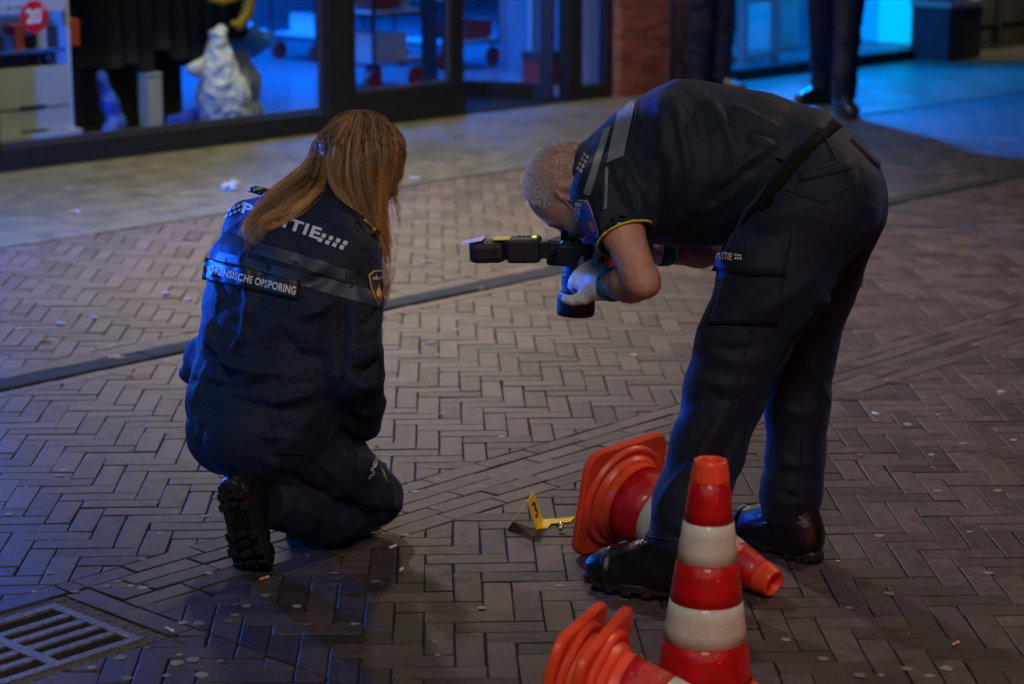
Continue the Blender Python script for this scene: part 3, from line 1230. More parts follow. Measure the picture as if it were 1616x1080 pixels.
tag(rest.build('brick_field', M['wallbrick'], pier, rnd=True), kind='stuff')

pipe = thing('rain_pipe', W(12.285, 9.90), 'grey metal rain pipe running down beside the brick pier', 'pipe')
MB().tube([W(12.285, 9.90, 0.03), W(12.285, 9.90, 4.4)], 0.045, 16).build('pipe', M['pipe'], pipe, smooth=True)
for zz in (0.25, 1.6):
    MB().tube([W(12.285, 9.90, zz), W(12.285, 9.90, zz + 0.03)], 0.052, 16).build('bracket', M['frame'], pipe, smooth=True)

# right hand shop
shop2 = thing('shop_building', W(14.2, FN), 'shop with a glowing blue window right of the brick pier, behind the standing officers', 'shop')
part('sill', M['frame'], shop2, (12.67, 15.76, FN - 0.02, FN + 0.10, 0.0, 0.085))
f = part('window', M['frame'], shop2, (15.635, 15.76, FN - 0.015, FN + 0.08, 0.0855, ZT), (12.67, 12.73, FN - 0.015, FN + 0.08, 0.0855, ZT), (12.731, 15.634, FN - 0.01, FN + 0.07, ZT - 0.08, ZT))
part('pane', M['glass'], f, (12.731, 15.634, FN + 0.03, FN + 0.038, 0.0856, ZT - 0.081))
part('wall', M['plaster'], shop2, (15.762, 15.99, FN - 0.01, FN + 0.3, 0.0, ZT), (15.992, 22.0, 10.33, 10.5, 0.0, 0.16), (17.32, 22.0, 10.31, 10.5, 0.1605, ZT))
part('cream_panel', M['cream'], shop2, (15.992, 17.318, 10.34, 10.48, 0.161, ZT))
part('fascia', M['plaster'], shop2, (11.66, 22.0, FN - 0.06, FN + 0.65, ZT + 0.001, 4.6))
part('floor', M['roomfloor'], shop2, (12.49, 15.74, FN + 0.101, 11.60, -0.03, 0.060))
part('back_wall', M['roomwall'], shop2, (12.49, 15.74, 11.60, 11.68, -0.03, 3.19))
part('side_wall', M['roomwall'], shop2, (15.741, 15.80, FN + 0.31, 11.68, -0.03, 3.19))
part('side_wall', M['roomwall'], shop2, (12.455, 12.489, FN + 0.31, 11.68, -0.03, 3.19))

# prop against the cream panel
tl, zl = SN(1560, 42, 10.31)
th_, zh = SN(1578, -60, 10.32)
board = thing('leaning_board', W(tl, 10.30, 0), 'dark narrow board leaning against the cream panel at the far right', 'board')
MB().box((W(tl, 10.19, zl) + W(th_, 10.30, zh)) / 2, (W(th_, 10.30, zh) - W(tl, 10.19, zl)) / 2, TV * 0.035, NV * 0.012).build('plank', M['planter'], board)
MB().box((W(tl - 0.01, 10.17, 0) + W(tl, 10.19, zl)) / 2, (W(tl, 10.19, zl) - W(tl - 0.01, 10.17, 0)) / 2 * 0.99, TV * 0.02, NV * 0.01).build('foot', M['planter'], board)

# planter
pc = gnd(1495, 98)
pt, pn = pc @ TV, pc @ NV
planter = thing('planter_box', W(pt + 0.28, pn + 0.2), 'dark square planter box with a pale rim beside the blue shop window', 'planter')
part('box', M['planter'], planter, (pt, pt + 0.52, pn, pn + 0.36, 0.0, 0.44))
part('rim', M['cap'], planter, (pt - 0.015, pt + 0.535, pn - 0.015, pn + 0.05, 0.441, 0.49), (pt - 0.015, pt + 0.535, pn + 0.31, pn + 0.375, 0.441, 0.49),
     (pt - 0.015, pt + 0.05, pn + 0.0505, pn + 0.3095, 0.441, 0.4895), (pt + 0.47, pt + 0.535, pn + 0.0505, pn + 0.3095, 0.441, 0.4895))
part('soil', M['joint'], planter, (pt + 0.0505, pt + 0.4695, pn + 0.051, pn + 0.309, 0.441, 0.46))
mb = MB()
for k in range(60):
    a, b = random.uniform(0.08, 0.44), random.uniform(0.08, 0.28)
    p = W(pt + a, pn + b, 0.46)
    q = p + np.array([random.gauss(0, 0.05), random.gauss(0, 0.05), random.uniform(0.12, 0.32)])
    mb.tube([p, (p + q) / 2 + rng.normal(0, 0.01, 3), q], [0.004, 0.012, 0.001], 4)
mb.build('plant', mat('heather', (0.10, 0.05, 0.06), 0.8, attr_var=0.5), planter, rnd=True)

# ------------------------------------------------------------------ things inside the left shop
FL = 0.012
def sbx(x0, y0, x1, y1, n):
    """(t0, t1, z0, z1) of a picture box on the upright plane n"""
    a, z1 = SN(x0, y0, n)
    b, z0 = SN(x1, y1, n)
    return a, b, z0, z1


n0 = 10.16
a, b, z0, z1 = sbx(-40, 115, 113, 226, n0)
_, zb = SN(60, 228, n0)
cab = thing('drawer_cabinet', W((a + b) / 2, n0 + 0.25, FL), 'white drawer cabinet with a glass bottle shelf on top, behind the left window', 'cabinet')
zm = z0 + (z1 - z0) * 0.49
for q0, q1 in ((max(z0, 0.16), zm - 0.006), (zm + 0.006, z1)):
    d = part('drawer', M['drawer'], cab, (a, b, n0, n0 + 0.42, q0, q1))
    part('grip_slot', M['black'], d, (a + 0.28, b - 0.16, n0 - 0.004, n0 - 0.0005, q0 - 0.006, q0 + 0.010))
part('plinth', M['white'], cab, (a - 0.02, b + 0.05, n0 - 0.04, n0 + 0.46, FL, max(z0, 0.16) - 0.008))
part('carcass', M['white'], cab, (b + 0.002, b + 0.022, n0, n0 + 0.42, max(z0, 0.16), z1 + 0.9), (a, b + 0.001, n0 + 0.421, n0 + 0.44, max(z0, 0.16), z1 + 0.9))
_, zs = SN(60, 84, n0)
part('shelf', M['bluecloth'], cab, (a, b, n0 + 0.01, n0 + 0.42, zs, zs + 0.014))
part('shelf', M['white'], cab, (a, b, n0 + 0.01, n0 + 0.42, z1 + 0.86, z1 + 0.88))
for k in range(7):
    tt = a + 0.08 + k * (b - a - 0.1) / 6.5
    bt = thing('bottle', W(tt, n0 + 0.10, z1 + 0.002), '%s of seven dark bottles on the drawer cabinet' % ORD[k] if k < 6 else 'rightmost of the seven small dark bottles on the drawer cabinet', 'bottle', 'bottles on the drawer cabinet')
    MB().lathe([(0.0, 0), (0.024, 0), (0.026, 0.008), (0.026, 0.062), (0.012, 0.078), (0.010, 0.088), (0, 0.088)], 14, Matrix.Translation(W(tt, n0 + 0.10, z1 + 0.002))).build('glass_body', M['bottle'], bt, smooth=True)
    MB().lathe([(0.0121, 0.084), (0.0125, 0.100), (0, 0.100)], 12, Matrix.Translation(W(tt, n0 + 0.10, z1 + 0.002))).build('cap', M['steel'], bt, smooth=True)
mb = MB()
for k in range(9):
    tt = a + 0.1 + k * 0.075
    hh = random.uniform(0.06, 0.17)
    bx = MB().sbox(tt, tt + 0.06, n0 + 0.08, n0 + 0.2, zs + 0.016, zs + 0.016 + hh)
    o = bx.build('goods_box', [M['white'], M['planter'], M['bluecloth'], M['redbox'], M['bottle']][k % 5])
    tag(o, '%s small box on the shelf over the bottle row' % (ORD[k] if k < 8 else 'rightmost'), 'box', 'boxed goods on the cabinet shelf')

# stickers on the glass
ts, zs_ = SN(55, 27, FN + 0.03)
st = thing('price_sticker', W(ts, FN + 0.034, zs_ - 0.09), 'round red sticker reading 20 on the left shop window', 'sticker')
rad = 0.088
V = [W(ts, FN + 0.0335, zs_)] + [W(ts + rad * math.cos(k * math.pi / 24), FN + 0.0335, zs_ + rad * math.sin(k * math.pi / 24)) for k in range(48)]
V += [v + NV * 0.002 for v in V[1:]]
F = [(0, 1 + k, 1 + (k + 1) % 48)[::-1] for k in range(48)] + [(1 + k, 49 + k, 49 + (k + 1) % 48, 1 + (k + 1) % 48) for k in range(48)]
mesh_obj('disc', V, F, M['stickred'], st)
def flat_text(name, txt, t0, z0, wd, ht, n, m, parent, bold=0.03):
    V2, F2 = text_shape(txt, bold, 0)
    mesh_obj(name, [W(t0 + v[0] * wd, n, z0 + v[1] * ht) for v in V2], [f for f in F2], m, parent)
flat_text('digits', '20', ts - 0.054, zs_ - 0.036, 0.098, 0.082, FN + 0.0325, M['print'], st, 0.04)
flat_text('mark', "'", ts + 0.048, zs_ + 0.028, 0.010, 0.028, FN + 0.0325, M['print'], st, 0.02)
a_, b_, zz0, zz1 = sbx(-40, 2, 103, 16, FN + 0.034)
lbl = thing('window_label', W((a_ + b_) / 2, FN + 0.034, zz0), 'pale printed strip on the glass behind the red sticker', 'label')
part('strip', M['mask'], lbl, (a_, b_, FN + 0.0342, FN + 0.0352, zz0, zz1))
flat_text('lettering', '- 20 22 26', a_ + 0.16, zz0 + 0.018, 0.2, 0.02, FN + 0.0338, M['planter'], lbl)

# dark coats on a rail
nc = 10.75
rail = thing('coat_rail', W(7.9, nc, FL), 'dark coats hanging close together on a floor rail behind the left window', 'coat rail')
ta, _ = SN(120, 60, nc)
tb, _ = SN(345, 60, nc)
mb = MB()
for tt in (ta, tb):
    mb.tube([W(tt, nc, FL + 0.04), W(tt, nc, 1.75)], 0.018, 8)
    mb.tube([W(tt, nc - 0.2, FL + 0.03), W(tt, nc + 0.2, FL + 0.03)], 0.016, 8)
mb.tube([W(ta - 0.03, nc, 1.75), W(tb + 0.03, nc, 1.75)], 0.016, 8)
mb.build('rail_frame', M['frame'], rail, smooth=True)
for k in range(9):
    tt = ta + 0.06 + (tb - ta - 0.12) * k / 8
    ln = random.uniform(0.40, 0.58)
    coat = thing('coat', W(tt, nc, ln), '%s of nine dark coats on the shop rail' % ORD[k], 'coat', 'coats on the rail')
    pts = []
    mb = MB()
    for i in range(9):
        u = i / 8
        zc = 1.68 - (1.68 - ln) * u
        wd = 0.10 + 0.19 * min(1, u * 3) + 0.05 * u
        thk = 0.05 + 0.075 * min(1, u * 2) + 0.012 * math.sin(i * 2 + k)
        for j in range(14):
            an = 2 * math.pi * j / 14
            pts.append(W(tt + thk * math.cos(an) * (1 + 0.2 * math.sin(3 * an + k)), nc + wd * math.sin(an), zc))
    F = [(i * 14 + j, i * 14 + (j + 1) % 14, (i + 1) * 14 + (j + 1) % 14, (i + 1) * 14 + j) for i in range(8) for j in range(14)] + [tuple(range(14)), tuple(112 + j for j in range(14))[::-1]]
    mesh_obj('cloth', pts, F, M['black'], coat, smooth=True)
    MB().tube([W(tt, nc, 1.66), W(tt, nc, 1.74), W(tt, nc + 0.012, 1.775)], 0.003, 6).build('hanger_hook', M['steel'], coat)
# a dark chest under the coats
a_, b_, zz0, zz1 = sbx(158, 118, 300, 196, 10.7)
chest_ = thing('storage_chest', W((a_ + b_) / 2, 10.9, 0.036), 'dark storage chest standing under the hanging coats', 'chest')
MB().rbox(W((a_ + b_) / 2, 10.9, 0.036 + 0.19), TV * (b_ - a_) * 0.46, NV * 0.17, ZV * 0.185, 0.01).build('chest_body', M['black'], chest_)
MB().rbox(W((a_ + b_) / 2, 10.9, 0.036 + 0.395), TV * (b_ - a_) * 0.475, NV * 0.18, ZV * 0.015, 0.006).build('chest_lid', M['frame'], chest_)
# a pale upright carton, bits of blue cloth
tc_, zc = SN(236, 118, 10.45)
cart = thing('carton', W(tc_, 10.45, FL), 'tall narrow pale carton standing upright below the coats', 'box')
MB().rbox(W(tc_, 10.45, (zc + FL) / 2), TV * 0.052, NV * 0.05, ZV * (zc - FL) / 2, 0.004).build('carton_body', M['cardboard'], cart)
part('carton_lid', M['cardboard'], cart, (tc_ - 0.054, tc_ + 0.054, 10.396, 10.504, zc + 0.001, zc + 0.012))


def crumple(name, chainpts, rs, m, parent, seed, amp=0.02, h=0.014, n=None, kn=1.0, freq=9):
    lo = np.min([np.asarray(p) - r * max(1, kn) - 0.04 for p, r in zip(chainpts, rs)], 0)
    hi = np.max([np.asarray(p) + r * max(1, kn) + 0.04 for p, r in zip(chainpts, rs)], 0)
    V, F = sdf_mesh(lambda P: chain(P, chainpts, rs, 0.05, n, kn), lo, hi, h)
    N = normals(V, F)
    p1 = np.abs(perlin(V * freq + seed)) + 0.5 * np.abs(perlin(V * freq * 2.1 + seed))
    V = V + N * (amp * (0.5 - p1 * 2))[:, None]
    return mesh_obj(name, V, F, m, parent, smooth=False)


def on(x, y, n):
    t_, z_ = SN(x, y, n)
    return W(t_, n, z_)


bag = thing('plastic_bag', W(*[gnd(350, 195) @ q for q in (TV, NV)], 0), 'crumpled white plastic bag standing behind the left window', 'bag')
crumple('bag_body', [on(345, 55, 10.32), on(345, 110, 10.3), on(352, 150, 10.28), on(358, 182, 10.26)], [0.055, 0.10, 0.155, 0.15], M['plasticbag'], bag, 3.0, 0.026, 0.010, freq=9)
crumple('bag_handle', [on(322, 95, 10.3), on(305, 110, 10.3), on(318, 118, 10.3)], [0.02, 0.03, 0.03], M['plasticbag'], bag, 4.0, 0.01, 0.01)
bb = thing('plastic_bag', on(392, 85, 10.6), 'blue see-through plastic bag above the white one behind the left window', 'bag')
crumple('bag_body', [on(362, 55, 10.6), on(392, 62, 10.6), on(412, 60, 10.6)], [0.07, 0.095, 0.07], M['bluebag'], bb, 6.0, 0.04)
bc = thing('plastic_bag', on(385, 130, 10.5), 'grey open plastic bag leaning against the white bag behind the left window', 'bag')
crumple('bag_body', [on(378, 95, 10.5), on(386, 125, 10.5), on(390, 175, 10.5)], [0.06, 0.085, 0.10], M['mask'], bc, 8.0, 0.03)
for (px, lab, pts, rs) in ((170, 'blue cloth hanging below the dark coats', [on(160, 122, 10.4), on(172, 165, 10.4), on(182, 192, 10.4), on(172, 214, 10.3)], [0.03, 0.045, 0.05, 0.05]),
                           (300, 'pale blue cloth heap on the shop floor beside the white bag', [on(270, 192, 10.4), on(290, 188, 10.4), on(312, 180, 10.4)], [0.03, 0.035, 0.04])):
    cl = thing('cloth_heap', pts[-1], lab, 'cloth')
    crumple('cloth', pts, rs, M['bluecloth'], cl, px * 0.1, 0.02, 0.012)
hs = thing('strap_loop', on(365, 30, 10.35), 'yellow strap hanging in a loop above the white bag', 'strap')
mb = MB()
cpt = [on(325, 0, 10.35), on(350, 3, 10.35), on(376, -6, 10.35), on(398, -30, 10.36)]
mb.tube([on(330, -4, 10.35), on(350, 2, 10.35), on(372, -3, 10.35), on(385, -20, 10.35)], 0.024, 8)
mb.tube([on(396, -60, 10.37), on(397, -10, 10.37), on(390, 22, 10.37), on(376, 42, 10.37), on(366, 36, 10.37)], [0.035, 0.038, 0.04, 0.03, 0.02], 8)
mb.build('strap', M['hose'], hs, smooth=True)


def trolley(name, x0, x1, n, lab, seed):
    """a roll trolley: uprights, tray with a blue bin, lower deck, castors with red wheels"""
    rr = random.Random(seed)
    ta, _ = SN(x0, 100, n)
    tb, _ = SN(x1, 100, n)
    r_ = thing(name, W((ta + tb) / 2, n + 0.25, FL), lab, 'trolley')
    mb = MB()
    for tt in (ta, tb):
        for nn in (n, n + 0.55):
            mb.tube([W(tt, nn, 0.17), W(tt, nn, 1.55)], 0.014, 8)
    for zz in (0.20, 0.55, 0.95, 1.55):
        for nn in (n, n + 0.55):
            mb.tube([W(ta, nn, zz), W(tb, nn, zz)], 0.011, 6)
        for tt in (ta, tb):
            mb.tube([W(tt, n, zz), W(tt, n + 0.55, zz)], 0.011, 6)
    mb.build('frame', M['frame'], r_, smooth=True)
    for zz in (0.215, 0.565, 0.965):
        part('deck', M['white'], r_, (ta + 0.012, tb - 0.012, n + 0.012, n + 0.54, zz, zz + 0.018))
    for k, zz in enumerate((0.24, 0.60, 0.60, 0.99)):
        tt = ta + 0.03 + rr.random() * (tb - ta) * 0.45
        bw = 0.2 + rr.random() * 0.14
        bx = part('tray', [M['bluebag'], M['white'], M['redbox'], M['white']][(k + seed) % 4], r_, (tt, min(tt + bw, tb - 0.03), n + 0.05 + 0.03 * k, n + 0.42, zz, zz + 0.14 + 0.05 * rr.random()))
    for tt in (ta + 0.03, tb - 0.03):
        for nn in (n + 0.04, n + 0.5):
            c_ = W(tt, nn, FL + 0.075)
            wv = MB().tube([c_ - NV * 0.018, c_ + NV * 0.018], 0.075, 18).build('wheel', M['redwheel'], r_)
            MB().tube([c_ + ZV * 0.0, c_ + ZV * 0.12], 0.016, 8).build('fork', M['steel'], wv)
    return r_


trolley('roll_trolley', 590, 668, 11.25, 'roll trolley with red wheels and blue lit trays behind the window left of the entrance', 1)
trolley('roll_trolley', 700, 788, 12.0, 'roll trolley with red wheels seen through the open shop door', 2)
trolley('roll_trolley', 500, 575, 13.2, 'roll trolley standing deepest in the shop behind the window mullion', 3)
# cream folding screen and red crate just behind the entrance
a_, b_, zz0, zz1 = sbx(834, 0, 868, 136, 11.35)
scr = thing('room_divider', W((a_ + b_) / 2, 11.35, FL), 'tall cream display panel just inside the open shop door', 'panel')
MB().rbox(W((a_ + b_) / 2 + 0.06, 11.36, 0.95), TV * 0.16, NV * 0.02, ZV * 0.93, 0.004).build('board', M['cream'], scr)
MB().rbox(W((a_ + b_) / 2 + 0.06, 11.36, 0.025), TV * 0.165, NV * 0.10, ZV * 0.012, 0.004).build('foot', M['planter'], scr)
tr_, zr = SN(858, 82, 10.75)
cr = thing('crate', W(tr_, 10.75, FL), 'red crate standing beside the cream panel inside the entrance', 'crate')
part('crate_body', M['redbox'], cr, (tr_ - 0.07, tr_ + 0.12, 10.70, 10.9, FL, zr - 0.06))
part('crate_lid', M['planter'], cr, (tr_ - 0.075, tr_ + 0.125, 10.695, 10.905, zr - 0.059, zr))
a_, b_, zz0, zz1 = sbx(911, 0, 944, 82, 10.9)
sc2 = thing('room_divider', W((a_ + b_) / 2, 10.9, FL), 'cream display panel behind the narrow side light next to the brick pier', 'panel')
MB().rbox(W((a_ + b_) / 2, 10.9, 1.0), TV * 0.13, NV * 0.02, ZV * 0.72, 0.004).build('board', M['cream'], sc2)
MB().rbox(W((a_ + b_) / 2, 10.9, 0.15), TV * 0.15, NV * 0.1, ZV * 0.135, 0.004).build('base', M['planter'], sc2)
bl = thing('plastic_bag', on(930, 128, 10.3), 'small shiny blue bag behind the narrow side light', 'bag')
crumple('bag_body', [on(922, 124, 10.3), on(932, 116, 10.3), on(942, 108, 10.3)], [0.05, 0.06, 0.05], M['bluebag'], bl, 11.0, 0.025, 0.012)
# blue light tubes on the shop's back wall
for k, tt in enumerate((8.2, 10.6, 11.2)):
    tl_ = thing('light_tube', W(tt, 14.9, 0.6), ['leftmost upright blue light tube deep inside the shop', 'middle upright blue light tube deep inside the shop', 'rightmost upright blue light tube deep inside the shop'][k], 'lamp', 'blue light tubes in the shop')
    MB().tube([W(tt, 14.9, 0.62), W(tt, 14.9, 1.9)], 0.022, 10).build('tube', M['led_blue'], tl_, smooth=True)
    part('holder', M['frame'], tl_, (tt - 0.03, tt + 0.03, 14.93, 15.199, 0.6, 1.92))

# inside the right shop
def on_side(x, y, t_):
    r = ray(x, y)
    p = r * (t_ / (r @ TV)) + np.array([0, 0, CAMH])
    return p @ NV, p[2]


na, za = on_side(1447, 77, 15.66)
nb2, zb2 = on_side(1386, 75, 15.66)
nc2, zc2 = on_side(1345, 74, 15.66)
led = thing('light_wall', W(15.7, (na + nb2) / 2, 0.06), 'glowing cyan light wall at the right end inside the blue shop window', 'light wall')
part('panel', M['led'], led, (15.655, 15.675, na, nb2, 0.115, 2.3))
part('panel', M['led2'], led, (15.657, 15.675, nb2 + 0.003, nc2, 0.115, 2.3))
part('housing', M['white'], led, (15.676, 15.735, na - 0.01, nc2 + 0.02, 0.061, 2.34))
a_, b_, zz0, zz1 = sbx(1176, -40, 1230, 99, 10.35)
stn = thing('display_stand', W((a_ + b_) / 2, 10.5, 0.06), 'white open display stand in the blue window between the two officers', 'stand')
mb = MB()
for tt in (a_, b_ - 0.06):
    mb.sbox(tt, tt + 0.06, 10.35, 10.41, 0.062, 1.35)
    mb.sbox(tt + 0.001, tt + 0.059, 10.75, 10.81, 0.062, 1.35)
mb.build('post', M['white'], stn)
for zz in (0.085, 0.52, 1.36):
    part('shelf', M['white'], stn, (a_ + 0.003, b_ - 0.003, 10.352, 10.81, zz, zz + 0.035) if zz > 1.3 else (a_ + 0.061, b_ - 0.061, 10.352, 10.81, zz, zz + 0.035))
MB().rbox(W((a_ + b_) / 2 + 0.02, 10.56, 0.62), TV * 0.1, NV * 0.09, ZV * 0.06, 0.01).build('goods', M['cream'], stn)
a_, b_, zz0, zz1 = sbx(1236, 12, 1268, 62, 10.75)
tbx = thing('display_table', W((a_ + b_) / 2, 11.0, 0.06), 'low white display block deeper in the blue window', 'display block')
MB().rbox(W((a_ + b_) / 2 - 0.1, 10.95, 0.30), TV * 0.2, NV * 0.2, ZV * 0.235, 0.02).build('block', M['white'], tbx)
MB().rbox(W((a_ + b_) / 2 - 0.1, 10.95, 0.585), TV * 0.22, NV * 0.22, ZV * 0.02, 0.01).build('top', M['planter'], tbx)

# shop lights (they hang from the two ceilings)
lamp('shop_light', 'AREA', W(10.2, 13.2, 3.1), 170, (0.0, 0.17, 1.0), 2.0, W(10.2, 13.2, 0), spread=R(135))
lamp('shop_light', 'AREA', W(14.6, 13.6, 3.1), 135, (0.0, 0.16, 1.0), 2.0, W(14.6, 13.6, 0), spread=R(135))
lamp('shop_light', 'AREA', W(7.6, 10.4, 3.1), 5, (0.80, 0.90, 0.78), 0.7, W(7.6, 10.2, 0))
lamp('shop_light', 'AREA', W(14.0, 10.9, 3.1), 120, (0.0, 0.27, 1.0), 1.2, W(14.0, 9.6, 0))
lamp('shop_spot', 'SPOT', W(14.1, 10.5, 2.6), 3000, (0.0, 0.22, 1.0), 0.15, W(13.7, 7.5, 0), R(84), 0.8)
lamp('shop_light', 'AREA', W(11.3, 10.9, 3.1), 2.5, (0.9, 0.85, 0.7), 0.5, W(11.3, 10.8, 0))

# ================================================================== PEOPLE
def frame(fwd, up):
    """columns: forward, left, up"""
    f = nrm(fwd)
    u = np.asarray(up, float)
    u = nrm(u - f * (u @ f))
    return np.stack([f, np.cross(u, f), u], 1)


def head_sdf(P, c, Fm, s=1.0):
    """head with brow, nose, lips, jaw and ears; local x forward, y left, z up"""
    q = ((P - np.asarray(c, np.float32)) @ np.asarray(Fm, np.float32)) / s
    d = ell(q, (-0.012, 0, 0.028), (0.100, 0.076, 0.086))
    d = smin(d, ell(q, (0.030, 0, -0.040), (0.056, 0.058, 0.080)), 0.05)
    d = smin(d, cap(q, (0.052, -0.010, -0.108), (0.052, 0.010, -0.108), 0.021), 0.04)
    for sy in (-1, 1):
        d = smin(d, cap(q, (-0.012, sy * 0.052, -0.060), (0.046, sy * 0.016, -0.106), 0.019, 0.016), 0.03)
        d = smin(d, ell(q, (0.062, sy * 0.036, -0.028), (0.022, 0.024, 0.020)), 0.02)
    d = smin(d, cap(q, (0.082, -0.036, 0.020), (0.082, 0.036, 0.020), 0.010), 0.016)
    for sy in (-1, 1):
        d = smax(d, -ell(q, (0.098, sy * 0.031, 0.000), (0.016, 0.018, 0.012)), 0.012)
        d = smin(d, ell(q, (0.078, sy * 0.031, -0.001), (0.012, 0.013, 0.011)), 0.003)
    d = smin(d, cap(q, (0.088, 0, 0.008), (0.112, 0, -0.034), 0.008, 0.0135), 0.012)
    d = smin(d, cap(q, (0.100, -0.013, -0.038), (0.100, 0.013, -0.038), 0.008), 0.008)
    d = smin(d, cap(q, (0.084, -0.019, -0.066), (0.084, 0.019, -0.066), 0.007), 0.006)
    d = smin(d, cap(q, (0.082, -0.016, -0.078), (0.082, 0.016, -0.078), 0.008), 0.006)
    for sy in (-1, 1):
        e = ell(q, (-0.014, sy * 0.081, -0.004), (0.026, 0.013, 0.037))
        e = smax(e, -ell(q, (-0.007, sy * 0.094, -0.003), (0.014, 0.010, 0.022)), 0.006)
        d = smin(d, e, 0.008)
    return d * s


def hand_chains(wrist, Fm, side, curl, scale=1.0, spread=0.0, thumb=0.9):
    """list of (points, radii). local x along the hand, y towards the thumb (side=+1) , z out of the back of the hand"""
    out = []
    Fm = np.asarray(Fm)
    wr = np.asarray(wrist, float)
    T = lambda p: wr + Fm @ (np.array([p[0], p[1] * side, p[2]]) * scale)
    lens = [(0.040, 0.024, 0.019), (0.045, 0.028, 0.021), (0.041, 0.026, 0.020), (0.032, 0.020, 0.018)]
    ys = [0.029, 0.009, -0.011, -0.029]
    xs = [0.088, 0.092, 0.087, 0.079]
    for k in range(4):
        c = curl[k] if isinstance(curl, (list, tuple)) else curl
        p = np.array([xs[k], ys[k], 0.0])
        pts = [np.array([0.012, ys[k] * 0.6, 0.0]), p.copy()]
        a = 0.0
        sp_ = spread * (1.5 - k)
        for j in range(3):
            a += c * (0.85, 1.0, 0.7)[j]
            p = p + lens[k][j] * np.array([math.cos(a) * math.cos(sp_), math.sin(sp_), -math.sin(a)])
            pts.append(p.copy())
        out.append(([T(q) for q in pts], [0.0145 * scale, 0.0118 * scale, 0.0098 * scale, 0.0088 * scale, 0.0076 * scale]))
    th = [np.array([0.018, 0.022, -0.004]), np.array([0.045, 0.046, -0.014])]
    d1 = np.array([0.75, 0.55 * (1 - 0.4 * thumb), -0.55 * thumb])
    d2 = np.array([0.85, 0.10, -0.65 * thumb])
    th.append(th[-1] + 0.034 * d1 / np.linalg.norm(d1))
    th.append(th[-1] + 0.028 * d2 / np.linalg.norm(d2))
    out.append(([T(q) for q in th], [0.017 * scale, 0.0135 * scale, 0.0108 * scale, 0.0088 * scale]))
    return out


def hand_sdf(P, chs, grow=0.0):
    d = None
    # metacarpals melt into a palm, the fingers stay apart
    palm = None
    for pts, rs in chs:
        e = cap(P, pts[0], pts[1], rs[0] + grow, rs[1] + grow)
        palm = e if palm is None else smin(palm, e, 0.022)
        for i in range(1, len(pts) - 1):
            f = cap(P, pts[i], pts[i + 1], rs[i] + grow, rs[i + 1] + grow)
            d = f if d is None else np.minimum(d, f)
    return smin(palm, d, 0.006)


def bounds(pts, m):
    pts = np.array([np.asarray(p) for p in pts])
    return pts.min(0) - m, pts.max(0) + m


def seg_cut(P, c, n):
    """half space beyond c along n (positive outside)"""
    return (P - np.asarray(c, np.float32)) @ np.asarray(nrm(n), np.float32)


